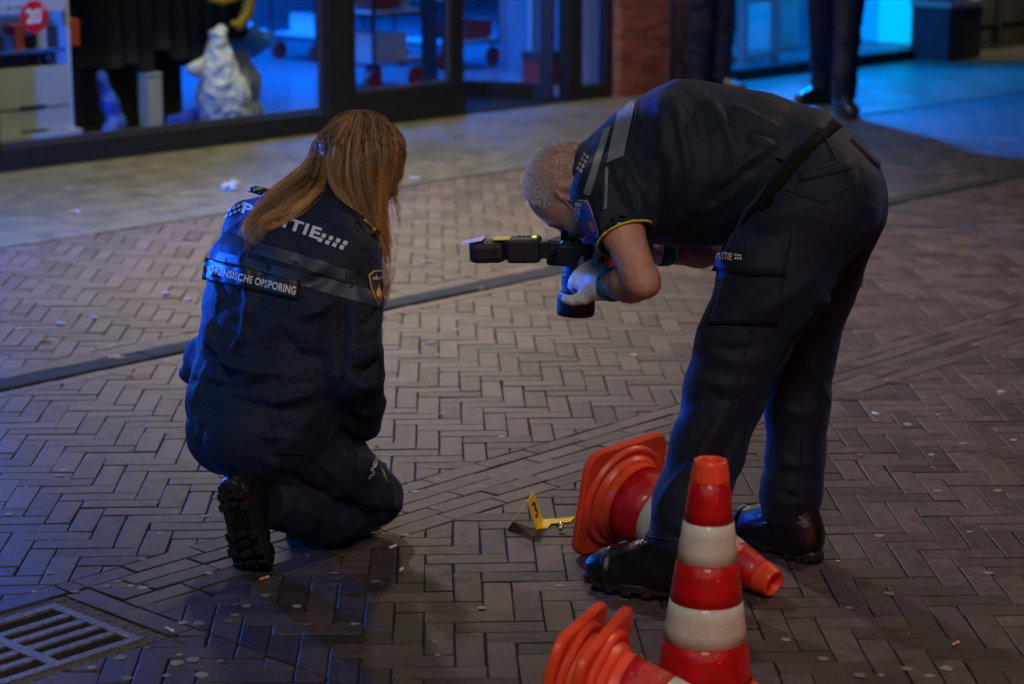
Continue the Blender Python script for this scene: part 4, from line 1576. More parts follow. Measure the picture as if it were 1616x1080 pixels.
# ------------------------------------------------------------------ boots: built once about the ankle, x to the toe
def boot_parts():
    def up(P):
        d = cap(P, (0.045, 0, 0.052), (0.150, 0, 0.046), 0.050, 0.046, (0, 1, 0), 1.0)
        d = smin(d, ell(P, (0.160, 0, 0.046), (0.066, 0.050, 0.042)), 0.03)
        d = smin(d, ell(P, (-0.042, 0, 0.060), (0.046, 0.040, 0.052)), 0.04)
        d = smin(d, cap(P, (-0.028, 0, 0.06), (-0.016, 0, 0.180), 0.045, 0.050, (1, 0, 0), 1.10), 0.05)
        d = smin(d, cap(P, (0.0, 0, 0.13), (0.085, 0, 0.082), 0.042, 0.036), 0.05)
        # toe cap seam, heel counter, collar, tongue
        d = d - 0.0030 * np.exp(-((P[:, 0] - 0.165) / 0.006) ** 2) * (P[:, 2] > 0.03)
        d = d + 0.0030 * np.exp(-((P[:, 0] - 0.155) / 0.004) ** 2)
        d = d - 0.004 * np.exp(-((P[:, 2] - 0.190) / 0.014) ** 2)
        d = d + 0.003 * np.exp(-((P[:, 2] - 0.168) / 0.005) ** 2)
        d = d - 0.0025 * np.sin(P[:, 2] * 260 + P[:, 0] * 120) * np.exp(-((P[:, 0] - 0.055) / 0.035) ** 2) * np.exp(-((P[:, 2] - 0.10) / 0.05) ** 2)
        return np.maximum(d, 0.022 - P[:, 2])
    V, F = sdf_mesh(up, (-0.11, -0.075, 0.0), (0.24, 0.075, 0.27), 0.0055)
    N = normals(V, F)
    V = V + N * (0.0016 * perlin(V * 30 + 3))[:, None]
    # sole: outline, thick at the heel, with lugs
    def outline(g):
        pts = []
        for i in range(40):
            a = 2 * math.pi * i / 40
            x = 0.065 + (0.158 + g) * math.cos(a)
            u = (x + 0.095) / 0.32
            hw = 0.040 + 0.010 * math.sin(min(max(u - 0.42, 0), 1) * 2.9) - 0.006 * math.exp(-((u - 0.38) / 0.14) ** 2)
            y = (hw + g) * np.sign(math.sin(a)) * abs(math.sin(a)) ** 0.55
            pts.append((x, y))
        return pts
    sm = MB()
    o1, o2 = outline(0.004), outline(0.0)
    n = 40
    rng_ = [(o2, 0.008), (o1, 0.012), (o1, 0.026), (o2, 0.032)]
    VV = [(x, y, z + (0.010 * math.exp(-((x - 0.225) / 0.05) ** 2) if z < 0.02 else 0.004 * math.exp(-((x - 0.225) / 0.05) ** 2))) for o, z in rng_ for x, y in o]
    FF = [tuple(range(n))[::-1], tuple(3 * n + k for k in range(n))] + [(r * n + k, r * n + (k + 1) % n, (r + 1) * n + (k + 1) % n, (r + 1) * n + k) for r in range(3) for k in range(n)]
    sm.add(VV, FF)
    lugs = MB()
    for i in range(0, 40):
        if i % 2:
            continue
        a = 2 * math.pi * i / 40
        x, y = o1[i]
        if 0.0 < x < 0.035:
            continue
        cx, cy = x * 0.90 + 0.0065, y * 0.80
        lift = 0.010 * math.exp(-((x - 0.225) / 0.05) ** 2)
        lugs.rbox((cx, cy, 0.0085 + lift), np.array([1, 0, 0]) * 0.0105, np.array([0, 1, 0]) * 0.013, ZV * 0.005, 0.0025)
    for x in (-0.055, -0.03, 0.06, 0.088, 0.116, 0.144, 0.172):
        lift = 0.010 * math.exp(-((x - 0.225) / 0.05) ** 2)
        lugs.rbox((x, 0, 0.0082 + lift), np.array([0.8, 0.2, 0]) * 0.008, np.array([-0.2, 0.8, 0]) * 0.018, ZV * 0.0055, 0.002)
    laces = MB()
    for k in range(7):
        u = k / 6
        x = 0.112 - 0.096 * u
        z = 0.098 + 0.088 * u + 0.016 * math.sin(u * 3.1)
        wd = 0.020 - 0.002 * u
        for sgn in (-1, 1):
            laces.tube([(x, -wd * sgn, z - 0.006), (x - 0.005, 0, z + 0.006), (x - 0.014, wd * sgn, z + 0.002)], 0.0030, 6)
    laces.tube([(0.02, 0.0, 0.196), (0.05, 0.02, 0.20), (0.055, 0.032, 0.175), (0.035, 0.02, 0.172)], 0.0028, 6)
    laces.tube([(0.02, 0.0, 0.196), (0.05, -0.02, 0.195), (0.06, -0.034, 0.165)], 0.0028, 6)
    eyes = MB()
    for k in range(7):
        u = k / 6
        x = 0.108 - 0.096 * u
        z = 0.090 + 0.088 * u + 0.016 * math.sin(u * 3.1)
        for sgn in (-1, 1):
            eyes.rbox((x, sgn * (0.026 - 0.001 * k * 0.5), z), (0.0045, 0, 0), (0, 0.0035, 0), (0, 0, 0.0045), 0.0015)
    return (V, F), sm, lugs, laces, eyes


BOOT = boot_parts()


def bend_toe(V, ang, xb=0.135, zb=0.03):
    """curls the front of the boot upwards (towards the shin) about the ball of the foot"""
    V = np.array(V, float)
    u = np.clip((V[:, 0] - xb + 0.03) / 0.06, 0, 1)
    a = ang * u
    x, z = V[:, 0] - xb, V[:, 2] - zb
    k = V[:, 0] > xb - 0.03
    xn = np.where(k, xb + np.cos(a) * x - np.sin(a) * z, V[:, 0])
    zn = np.where(k, zb + np.sin(a) * x + np.cos(a) * z, V[:, 2])
    return np.stack([xn, V[:, 1], zn], 1)


def boot(parent, pos, fwd, up, scale=1.0, mirror=1, toe=0.0, slim=1.0):
    Fm = frame(fwd, up)

    def shaft(V):
        V = np.array(V, float)
        k = np.clip((V[:, 2] - 0.10) / 0.05, 0, 1) * (1 - slim)
        V[:, 0] += (-0.020 - V[:, 0]) * k * (V[:, 0] < 0.06)
        V[:, 1] -= V[:, 1] * k
        return V
    T = lambda V: np.asarray(pos) + (bend_toe(V, toe) if toe else shaft(V) if slim < 1 else np.asarray(V)) * np.array([scale, scale * mirror, scale]) @ Fm.T
    (V, F), sm, lugs, laces, eyes = BOOT
    fl = (lambda F_: [tuple(f)[::-1] for f in F_]) if mirror < 0 else (lambda F_: F_ if isinstance(F_, list) else F_.tolist())
    b = mesh_obj('boot', T(V), fl(F), M['leather'], parent, smooth=True)
    so = mesh_obj('sole', T(sm.V), fl(sm.F), M['rubber'], b)
    tr = mesh_obj('tread', T(lugs.V), fl(lugs.F), M['rubber'], b)
    tag(tr, kind='stuff')
    mesh_obj('lace', T(laces.V), fl(laces.F), M['lace'], b, smooth=True)
    ey = mesh_obj('eyelets', T(eyes.V), fl(eyes.F), M['steel'], b)
    tag(ey, kind='stuff')
    return b


def strands(curves, rad, tip=0.25, n=3):
    """many fine tapered tubes as one vertex/face set; curves: list of (k,3) arrays; each with its own tone"""
    V, F, Rr = [], [], []
    base = 0
    for c, tone in curves:
        c = np.asarray(c)
        k = len(c)
        d = np.gradient(c, axis=0)
        d /= np.linalg.norm(d, axis=1)[:, None] + 1e-9
        u = np.cross(d, [0.3, 0.5, 0.8])
        u /= np.linalg.norm(u, axis=1)[:, None] + 1e-9
        b = np.cross(d, u)
        rr = rad * np.linspace(1, tip, k)[:, None]
        for j in range(n):
            a = 2 * math.pi * j / n
            V.append(c + rr * (math.cos(a) * u + math.sin(a) * b))
        idx = np.arange(k * n).reshape(n, k) + base
        for j in range(n):
            A, B_ = idx[j], idx[(j + 1) % n]
            F.append(np.stack([A[:-1], B_[:-1], B_[1:], A[1:]], 1))
        Rr.append(np.tile(np.broadcast_to(tone, (k,)), n))
        base += k * n
    return np.concatenate(V), np.concatenate(F), np.concatenate(Rr)


def catmull(P, n):
    P = np.asarray(P, float)
    P = np.vstack([2 * P[0] - P[1], P, 2 * P[-1] - P[-2]])
    m_ = len(P) - 3
    out = []
    for t in np.linspace(0, m_ - 1e-6, n):
        i = int(t)
        f = t - i
        a, b, c, d = P[i:i + 4]
        out.append(0.5 * ((2 * b) + (-a + c) * f + (2 * a - 5 * b + 4 * c - d) * f * f + (-a + 3 * b - 3 * c + d) * f ** 3))
    return np.array(out)


# ================================================================== the photographer, bent over his camera
mF = np.array([-0.945, 0.327, 0.0])
mL = np.array([-0.327, -0.945, 0.0])
mroot = gnd(1180, 905)
man = thing('person', mroot, 'person with short grey hair bending over in a navy short sleeved uniform, holding the camera', 'person')

hipc = at(1292, 300, 4.98)
waist = at(1248, 266, 5.0)
mid = at(1168, 256, 5.05)
chest = at(1082, 262, 5.10)
upch = at(1008, 270, 5.13)
neckb = at(950, 281, 5.15)
shL, shR = at(955, 300, 4.96), at(985, 282, 5.33)
elL, wrL = at(1014, 444, 4.80), at(960, 450, 5.02)
elR, wrR = at(1142, 392, 5.36), at(1028, 396, 5.26)
knL, anL = at(1148, 590, 4.84), at(1072, 868, 4.74)
knR, anR = at(1262, 560, 5.06), at(1247, 800, 5.04)
hdc = at(900, 302, 5.17)
HM = frame((-0.25, 0.05, -1.0), (-1.0, 0.22, 0.16))     # face downwards, crown to the left

# left hand cradles the lens, right hand on the grip
hl_dir = at(898, 420, 5.13) - wrL
HL = hand_chains(wrL, frame(hl_dir, at(905, 400, 4.95) - at(905, 436, 5.12) + np.array([0.02, -0.05, 0.02])), 1, [0.95, 1.0, 1.0, 0.98], 1.06, 0.0, 0.25)
hr_dir = at(965, 398, 5.24) - wrR
HR = hand_chains(wrR, frame(hr_dir, (0.1, 0.2, 1.0)), -1, [0.5, 0.7, 0.75, 0.8], 1.05, 0.0, 0.6)


def man_body(P):
    d = head_sdf(P, hdc, HM, 1.0)
    nk = hdc + HM @ np.array([-0.03, 0, -0.07])
    d = smin(d, cap(P, nk, neckb, 0.056, 0.062), 0.03)
    t = chain(P, [neckb, upch, chest, mid, waist, hipc], [0.07, 0.105, 0.12, 0.115, 0.11, 0.10], 0.05, mL, 1.25)
    d = smin(d, t, 0.04)
    for s_, e_, w_, hh in ((shL, elL, wrL, HL), (shR, elR, wrR, HR)):
        a = cap(P, upch, s_, 0.07, 0.055)
        a = smin(a, chain(P, [s_, s_ * 0.55 + e_ * 0.45, e_], [0.054, 0.049, 0.038], 0.02), 0.03)
        fm = e_ * 0.66 + w_ * 0.34
        a = smin(a, chain(P, [e_, fm, w_], [0.039, 0.045, 0.030], 0.02), 0.018)
        ol = nrm(nrm(e_ - s_) + nrm(e_ - w_))
        a = smin(a, cap(P, e_ + ol * 0.020, e_ + ol * 0.026, 0.017), 0.025)
        a = smin(a, hand_sdf(P, hh, -0.0015), 0.015)
        d = smin(d, a, 0.03)
    for h_, k_, a_ in ((hipc + mL * 0.09, knL, anL), (hipc - mL * 0.09, knR, anR)):
        d = smin(d, chain(P, [h_, k_, a_], [0.09, 0.06, 0.045], 0.03), 0.04)
    return d


lo, hi = bounds([hdc, neckb, shL, shR, elL, wrL, elR, hipc, anL, anR, knL] + [p for c, r in HL + HR for p in c], 0.16)
V, F = sdf_mesh(man_body, lo, hi, 0.0075)
V = relax(V, F, 1, 0.3)
body = mesh_obj('body', V, F, M['skin'], man, smooth=True)
BV_MB = bvh_of(V, F)


def gloves(chs, wr, dirw, parent, cuff_len=0.035):
    lo, hi = bounds([p for c, r in chs for p in c] + [wr, wr - nrm(dirw) * 0.06], 0.035)
    f = lambda P: np.maximum(smin(hand_sdf(P, chs, 0.0018), cap(P, wr - nrm(dirw) * 0.03, wr + nrm(dirw) * 0.02, 0.036, 0.033), 0.02), -seg_cut(P, wr - nrm(dirw) * 0.022, dirw))
    V, F = sdf_mesh(f, lo, hi, 0.0042)
    N = normals(V, F)
    V = V + N * (0.0016 * perlin(V * 55) + 0.0012 * perlin(V * 120))[:, None]
    g = mesh_obj('glove', V, F, M['glove'], parent, smooth=True)
    return g


gl = gloves(HL, wrL, hl_dir, man)
gr_ = gloves(HR, wrR, hr_dir, man)


def cuff(wr, dirw, r0, m, parent, a=-0.052, b=-0.018):
    f = nrm(dirw)
    mb = MB()
    pts = [wr + f * (a + (b - a) * k / 4) for k in range(5)]
    mb.tube(pts, [r0 * 1.02, r0 * 1.07, r0 * 1.03, r0 * 1.08, r0 * 1.0], 20)
    return mb.build('glove_cuff', m, parent, smooth=True)


cuff(wrL, wrL - (elL * 0.4 + wrL * 0.6), 0.0385, M['teal'], gl)
cuff(wrR, wrR - elR, 0.038, M['teal'], gr_)

# trousers
def man_trousers(P):
    d = chain(P, [at(1262, 285, 4.99), at(1292, 305, 4.98)], [0.155, 0.15], 0.03, mL, 1.12)
    d = smin(d, ell(P, at(1312, 318, 4.87), (0.108, 0.108, 0.118)), 0.05)
    d = smin(d, ell(P, at(1314, 304, 5.07), (0.102, 0.104, 0.118)), 0.05)
    l = chain(P, [at(1272, 335, 4.90), at(1222, 440, 4.87), at(1170, 545, 4.85), at(1146, 615, 4.84), at(1118, 705, 4.80), at(1090, 795, 4.76), at(1077, 850, 4.745)],
              [0.136, 0.124, 0.101, 0.091, 0.082, 0.081, 0.078], 0.03)
    r = chain(P, [at(1320, 330, 5.07), at(1288, 430, 5.07), at(1264, 550, 5.06), at(1258, 640, 5.055), at(1256, 710, 5.05), at(1249, 775, 5.04), at(1247, 812, 5.04)],
              [0.116, 0.103, 0.083, 0.074, 0.068, 0.070, 0.069], 0.03)
    d = smin(d, smin(l, r, 0.025), 0.05)
    d = smax(d, seg_cut(P, at(1232, 258, 5.0), at(1200, 238, 5.01) - at(1262, 285, 4.99)), 0.01)
    d = smax(d, seg_cut(P, at(1075, 862, 4.745), (-0.12, 0, -1)), 0.006)
    return d


lo, hi = bounds([at(1100, 200, 4.7), at(1400, 200, 5.25), anL + [-.1, -.06, -.05], anR + [0.1, 0.1, -0.05]], 0.06)
V, F = sdf_mesh(man_trousers, lo, hi, 0.0075)
N = normals(V, F)
# hem of the far leg sits a little higher: leave; then the folds
V = cloth_noise(V, N, (0.25, 0, 1), 0.0036, 11, 4.0, 2.0)
N = normals(V, F)


def near(pts, Y, bv=None):
    """points seen at these pixels, near depth Y"""
    return [at(x, y, Y) for x, y in pts]


BV = bvh_of(V, F)


def onto(bv, pts):
    out = []
    for x, y in pts:
        h = bv.ray_cast(CAMP, Vector(ray(x, y)))[0]
        if h is None:
            h = bv.find_nearest(CAMP + Vector(ray(x, y)) * 5.1)[0]
        out.append(np.array(h))
    return out


st_ = []
for pts, wd, ht in [
    ([(1150, 372), (1200, 345), (1260, 330)], 0.016, 0.010), ([(1140, 392), (1195, 372), (1255, 362)], 0.014, -0.008),
    ([(1155, 355), (1185, 335), (1230, 300)], 0.014, 0.008), ([(1120, 430), (1190, 425), (1290, 400)], 0.014, 0.006),
    ([(1180, 500), (1240, 470), (1300, 420)], 0.018, 0.007), ([(1110, 545), (1160, 555), (1215, 540)], 0.014, -0.006),
    ([(1090, 590), (1140, 610), (1200, 600)], 0.016, 0.007), ([(1082, 640), (1130, 628), (1188, 640)], 0.013, -0.006),
    ([(1150, 640), (1105, 720), (1040, 800)], 0.018, 0.011), ([(1175, 660), (1130, 740), (1070, 830)], 0.018, -0.008),
    ([(1160, 720), (1130, 790), (1110, 850)], 0.016, 0.008), ([(1030, 810), (1080, 835), (1130, 825)], 0.012, 0.009),
    ([(1025, 838), (1075, 850), (1140, 842)], 0.010, -0.006), ([(1360, 395), (1290, 495), (1215, 600)], 0.012, -0.010),
    ([(1230, 640), (1260, 655), (1300, 640)], 0.014, 0.006), ([(1225, 720), (1255, 735), (1298, 725)], 0.013, 0.007),
    ([(1215, 770), (1250, 785), (1295, 775)], 0.011, -0.006), ([(1240, 430), (1290, 470), (1330, 480)], 0.016, 0.006),
    ([(1345, 240), (1360, 300), (1358, 390)], 0.012, -0.007), ([(1270, 560), (1290, 600), (1310, 640)], 0.013, 0.006),
]:
    st_.append((onto(BV, pts), wd, ht))
V = folds(V, N, st_)
V = relax(V, F, 1, 0.35)
trs = mesh_obj('trousers', V, F, M['trouser'], man, smooth=True)
BV_MT = bvh_of(V, F)
# cargo pocket with its flap, rear pocket flap, print
decal('cargo_pocket', grid_shape(14, 14), [(1120, 512), (1226, 512), (1250, 372), (1158, 375)], BV_MT, M['trouser'], man, 0.006, 1)
decal('pocket_flap', grid_shape(14, 6), [(1122, 428), (1238, 436), (1250, 366), (1150, 372)], BV_MT, M['trouser'], man, 0.011, 1)
decal('rear_pocket', grid_shape(8, 3), [(1262, 288), (1345, 268), (1340, 252), (1258, 270)], BV_MT, M['trouser'], man, 0.006, 1)
decal('rear_pocket', grid_shape(6, 3), [(1342, 222), (1384, 266), (1389, 256), (1348, 212)], BV_MT, M['trouser'], man, 0.005, 1)
pr = decal('trouser_lettering', text_shape('POLITIE', 0.02, 0.2, spacing=1.1), [(1130, 410.5), (1161.5, 412.5), (1162.5, 403), (1131, 400.5)], BV_MT, M['print'], man, 0.014)
for i in range(3):
    for j in range(2):
        x, y = 1165 + i * 3.9 - j * 0.7, 411.5 + i * 0.3 - j * 4.6
        decal('print_square', grid_shape(1, 1), [(x, y), (x + 2.4, y + 0.1), (x + 2.8, y - 2.7), (x + 0.4, y - 2.8)], BV_MT, M['print'], pr, 0.014)
decal('emblem', poly_shape([(0.5, 0), (1, 0.35), (0.62, 0.5), (0.5, 1), (0.38, 0.5), (0, 0.35)], 3), [(1134, 412), (1142, 413), (1142, 393), (1134, 392)], BV_MT, M['print'], pr, 0.0145)

for pts in ([(1222, 262), (1232, 330), (1220, 420), (1180, 540), (1160, 620), (1132, 720), (1105, 830)], [(1300, 215), (1345, 300), (1352, 390)],
            [(1262, 566), (1266, 650), (1264, 730), (1258, 800)], [(1240, 300), (1300, 320), (1350, 290)], [(1020, 846), (1080, 858), (1146, 852)]):
    seam('seam', BV_MT, pts, M['trouser'], man, 0.0020)
# belt
mb = MB()
bc_ = at(1242, 262, 5.0)
bn = nrm(at(1200, 238, 5.01) - at(1262, 285, 4.99))
bu = nrm(np.cross(bn, mL))
prof = []
for w_ in (-0.017, 0.017):
    for k in range(40):
        a = 2 * math.pi * k / 40
        dirv = math.cos(a) * mL * 1.0 + math.sin(a) * bu
        o = bc_ + dirv * 0.6
        h = BV_MT.ray_cast(Vector(o + bn * -0.035), Vector(-dirv))[0]
        rr_ = 0.16 if h is None else np.linalg.norm((np.array(h) - bc_) - bn * ((np.array(h) - bc_) @ bn))
        prof.append(bc_ + bn * (w_ - 0.028) + dirv * (min(rr_, 0.22) + 0.0035))
inner = [p - (p - bc_) * 0.05 for p in prof]
Vb = prof + inner
Fb = []
for k in range(40):
    j = (k + 1) % 40
    Fb += [(k, j, 40 + j, 40 + k), (80 + k, 120 + k, 120 + j, 80 + j), (k, 80 + k, 80 + j, j), (40 + k, 40 + j, 120 + j, 120 + k)]
belt = mesh_obj('belt', Vb, Fb, M['black'], man, smooth=True)
for x0, y0 in ((1231, 232),):
    decal('belt_loop', grid_shape(2, 4), [(x0 - 4, y0 + 26), (x0 + 7, y0 + 24), (x0 + 1, y0 - 8), (x0 - 9, y0 - 6)], BV_MT, M['trouser'], man, 0.016, 1)

# shirt
slv = nrm(elL - shL)
slvR = nrm(elR - shR)
hemL = at(986, 378, 4.885)


def man_shirt(P):
    d = chain(P, [at(1262, 270, 4.99), at(1170, 260, 5.05), at(1084, 260, 5.10), at(1014, 272, 5.13), at(964, 284, 5.15)], [0.146, 0.162, 0.186, 0.142, 0.096], 0.06, mL, 1.1)
    d = smin(d, cap(P, at(960, 281, 5.15), at(926, 273, 5.165), 0.082, 0.064), 0.03)
    a = cap(P, at(980, 288, 5.03), at(957, 305, 4.965), 0.094, 0.073)
    a = smin(a, chain(P, [at(957, 305, 4.965), at(974, 345, 4.925), at(995, 392, 4.87)], [0.074, 0.072, 0.067], 0.03), 0.04)
    a = smax(a, seg_cut(P, hemL, slv), 0.008)
    a = smax(a, -smax(chain(P, [shL, elL], [0.050, 0.056], 0.02), -seg_cut(P, hemL - slv * 0.05, slv), 0.005), 0.004)
    b = chain(P, [at(985, 278, 5.24), shR, shR + slvR * 0.13], [0.10, 0.08, 0.07], 0.03)
    d = smin(smin(d, a, 0.045), b, 0.045)
    d = smax(d, -seg_cut(P, at(1262, 258, 5.0), at(1200, 238, 5.01) - at(1262, 285, 4.99)), 0.01)
    # neck opening
    d = smax(d, -cap(P, at(930, 274, 5.165), at(890, 266, 5.175), 0.055, 0.062), 0.008)
    return d


lo, hi = bounds([at(890, 120, 4.8), at(1340, 140, 5.3), at(960, 430, 4.75), at(1100, 400, 5.35), shR, shR + slvR * 0.15], 0.08)
V, F = sdf_mesh(man_shirt, lo, hi, 0.0072)
N = normals(V, F)
V = cloth_noise(V, N, (0.9, 0.1, 0.5), 0.0045, 5, 3.0, 5.0)
N = normals(V, F)
BV = bvh_of(V, F)
st_ = []
for pts, wd, ht in [
    ([(1060, 150), (1072, 190), (1086, 260), (1085, 330)], 0.014, 0.009), ([(1090, 150), (1110, 200), (1118, 280)], 0.016, -0.006),
    ([(1110, 150), (1140, 190), (1165, 250)], 0.015, 0.007), ([(1040, 150), (1048, 210), (1046, 280)], 0.015, 0.006),
    ([(1150, 165), (1190, 185), (1230, 205)], 0.012, 0.007), ([(1180, 215), (1205, 225), (1225, 238)], 0.014, 0.010),
    ([(1120, 300), (1165, 265), (1210, 235)], 0.018, 0.010), ([(1100, 340), (1150, 305), (1190, 262)], 0.018, 0.010),
    ([(1112, 330), (1158, 290), (1200, 250)], 0.012, -0.010), ([(1020, 330), (1040, 290), (1045, 240)], 0.018, -0.009),
    ([(1030, 350), (1055, 300), (1068, 250)], 0.016, 0.008), ([(1060, 372), (1090, 330), (1110, 270)], 0.016, 0.008),
    ([(958, 250), (952, 300), (953, 350)], 0.008, 0.007), ([(968, 260), (985, 300), (1000, 330)], 0.012, -0.008),
    ([(940, 320), (950, 360), (965, 385)], 0.012, 0.006), ([(990, 240), (1000, 270), (1018, 300)], 0.012, -0.006),
    ([(1010, 345), (1002, 310), (985, 270)], 0.012, -0.010), ([(925, 300), (932, 330), (938, 360)], 0.010, -0.006),
]:
    st_.append((onto(BV, pts), wd, ht))
V = folds(V, N, st_)
V = relax(V, F, 1, 0.35)
shirt = mesh_obj('shirt', V, F, M['navy_shirt'], man, smooth=True)
BV_MS = bvh_of(V, F)
decal('woven_band', grid_shape(3, 16), [(957, 258), (984, 247), (1006, 151), (976, 174)], BV_MS, M['band_light'], shirt, 0.0022)
decal('woven_band', grid_shape(2, 16), [(921, 306), (932, 309), (965, 200), (954, 204)], BV_MS, M['band_light'], shirt, 0.0022)
decal('woven_band', grid_shape(2, 10), [(953, 330), (957, 330), (960, 264), (955, 266)], BV_MS, M['band_light'], shirt, 0.0022)
for i in range(4):
    for j in range(2):
        x, y = 921 - i * 3.4 + j * 4.6, 246 + i * 7.2 + j * 4.2
        decal('print_square', grid_shape(1, 1), [(x, y), (x + 3.6, y + 2.2), (x + 5.2, y - 2.8), (x + 1.6, y - 5.0)], BV_MS, M['print_pink'], shirt, 0.0025)
for pts in ([(1008, 152), (994, 250), (1006, 330)],):
    seam('seam', BV_MS, pts, M['navy_shirt'], shirt, 0.0018)
# yellow piping on the sleeve hem and the collar
pts = []
for k in range(33):
    a = 2 * math.pi * k / 32
    e1 = nrm(np.cross(slv, (0.2, 0.3, 1)))
    e2 = np.cross(slv, e1)
    o = hemL - slv * 0.004
    dr = math.cos(a) * e1 + math.sin(a) * e2
    h = BV_MS.ray_cast(Vector(o + dr * 0.2), Vector(-dr), 0.17)[0]
    q = o + dr * 0.067 if h is None or np.linalg.norm(np.array(h) - o) > 0.078 else np.array(h)
    pts.append(q + dr * 0.0005)
MB().tube(pts, 0.0032, 8).build('hem_piping', M['yellow'], shirt, smooth=True)
pts = []
cn = nrm(at(900, 268, 5.17) - at(950, 280, 5.15))
for k in range(33):
    a = 2 * math.pi * k / 32
    e1 = nrm(np.cross(cn, (0.2, 0.3, 1)))
    e2 = np.cross(cn, e1)
    dr = math.cos(a) * e1 + math.sin(a) * e2
    pts.append(at(917, 269, 5.167) + dr * 0.0655)
MB().tube(pts, 0.0065, 8).build('collar_piping', M['yellow'], shirt, smooth=True)
# shoulder badge
bq = [(936, 376), (952, 372), (927, 312), (904, 318)]
shield = [(0.0, 0.55), (0.08, 0.92), (0.5, 1.0), (0.92, 0.92), (1.0, 0.55), (0.86, 0.15), (0.62, 0.0), (0.38, 0.0), (0.14, 0.15)]
bd = decal('sleeve_badge', poly_shape(shield, 6), bq, BV_MS, M['gold'], shirt, 0.003)
decal('badge_field', poly_shape([(0.5 + (x - 0.5) * 0.90, 0.5 + (y - 0.5) * 0.95) for x, y in shield], 6), bq, BV_MS, M['patchblue'], bd, 0.0038)
decal('badge_emblem', poly_shape([(0.30, 0.40), (0.30, 0.44), (0.42, 0.38), (0.58, 0.38), (0.72, 0.46), (0.68, 0.30), (0.60, 0.16), (0.40, 0.14), (0.34, 0.26)], 5), bq, BV_MS, M['patchred'], bd, 0.0045)
decal('badge_lettering', text_shape('POLITIE', 0.03, 0.3), [(916, 348), (920, 320.5), (911, 319.5), (907, 347)], BV_MS, M['print'], bd, 0.0045)

# hair: close cropped grey
mh = []
Hm = HM
for i in range(9000):
    v = nrm(rng.normal(size=3))
    # hair line: keep face, ears and the lower nape bare
    if v[0] > 0.62 - 0.35 * max(0, -v[2] + 0.2) and v[2] < 0.78:
        continue
    if v[2] < -0.42 or (v[2] < -0.02 and v[0] > -0.05):
        continue
    o = hdc + Hm @ (v * 0.2 + np.array([-0.012, 0, 0.028]))
    h, no, ix, ds = BV_MB.ray_cast(Vector(o), Vector(-(Hm @ v)))
    if h is None or ds > 0.16:
        continue
    h = np.array(h)
    no = np.array(no)
    ln = 0.007 + 0.006 * max(0, v[2]) * random.random() + 0.003 * random.random()
    sweep = Hm @ np.array([0.35, 0.0, -0.45]) + rng.normal(0, 0.28, 3)
    d1 = nrm(no + sweep * 0.7)
    d2 = nrm(no * 0.5 + sweep)
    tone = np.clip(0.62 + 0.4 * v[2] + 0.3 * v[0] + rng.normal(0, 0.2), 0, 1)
    mh.append((np.array([h - no * 0.002, h + d1 * ln * 0.55, h + d1 * ln * 0.55 + d2 * ln * 0.5]), tone))
V, F, Rr = strands(mh, 0.00055, 0.4)
mesh_obj('hair', V, F, M['grey_hair'], man, rnd=Rr)
ah = []
for i in range(900):
    t_ = random.random()
    o = elL * (1 - t_) + (wrL * 0.85 + elL * 0.15) * t_
    v = nrm(rng.normal(size=3))
    h, no, ix, ds = BV_MB.ray_cast(Vector(o + v * 0.09), Vector(-v))
    if h is None or ds > 0.085:
        continue
    h, no = np.array(h), np.array(no)
    dd_ = nrm(nrm(wrL - elL) * 0.8 + no * 0.25 + rng.normal(0, 0.25, 3))
    ln = random.uniform(0.006, 0.013)
    ah.append((np.array([h - no * 0.001, h + dd_ * ln * 0.5 + no * 0.001, h + dd_ * ln]), 0.0 + 0.2 * random.random()))
V, F, Rr = strands(ah, 0.00028, 0.4)
mesh_obj('arm_hair', V, F, M['hair'], man, rnd=Rr)
# face mask with its ear straps
def on_head(p, off=0.002):
    q = hdc + HM @ (np.array(p) * 1.02)
    h, no, ix, ds = BV_MB.find_nearest(Vector(q))
    return np.array(h) + np.array(no) * off


mk = []
nu, nv_ = 12, 8
for j in range(nv_ + 1):
    for i in range(nu + 1):
        a = (i / nu - 0.5) * 2.2
        z_ = -0.028 - 0.092 * j / nv_
        o = np.array([-0.01, 0, z_])
        dr = np.array([math.cos(a), math.sin(a), 0])
        h, no, ix, ds = BV_MB.ray_cast(Vector(hdc + HM @ ((o + dr * 0.2) * 1.02)), Vector(-(HM @ dr)))
        q = hdc + HM @ (o + dr * 0.07) if h is None else np.array(h)
        pl = 0.004 + 0.010 * math.exp(-(a / 0.6) ** 2) + 0.0015 * (j % 2)
        mk.append(q + (HM @ dr) * pl)
Fm_ = [(j * (nu + 1) + i, j * (nu + 1) + i + 1, (j + 1) * (nu + 1) + i + 1, (j + 1) * (nu + 1) + i) for j in range(nv_) for i in range(nu)]
msk = mesh_obj('face_mask', mk, Fm_, M['mask'], man, smooth=True)
for sy in (1, -1):
    MB().tube([on_head((-0.012, sy * 0.084, 0.020), 0.003), on_head((0.010, sy * 0.076, -0.012), 0.003), on_head((0.030, sy * 0.064, -0.034), 0.003), on_head((0.042, sy * 0.055, -0.050), 0.004)], 0.0016, 6).build('ear_strap', M['print'], msk)

# boots
boot(man, gnd(1077, 953) + np.array([0.0, 0.03, 0.0]), (-0.90, 0.42, 0), (0.16, 0, 1), 1.07, 1, slim=0.72)
boot(man, gnd(1250, 876) + np.array([0, 0, 0]), (-0.62, 0.78, 0), (0, 0, 1), 0.95, -1, slim=0.85)

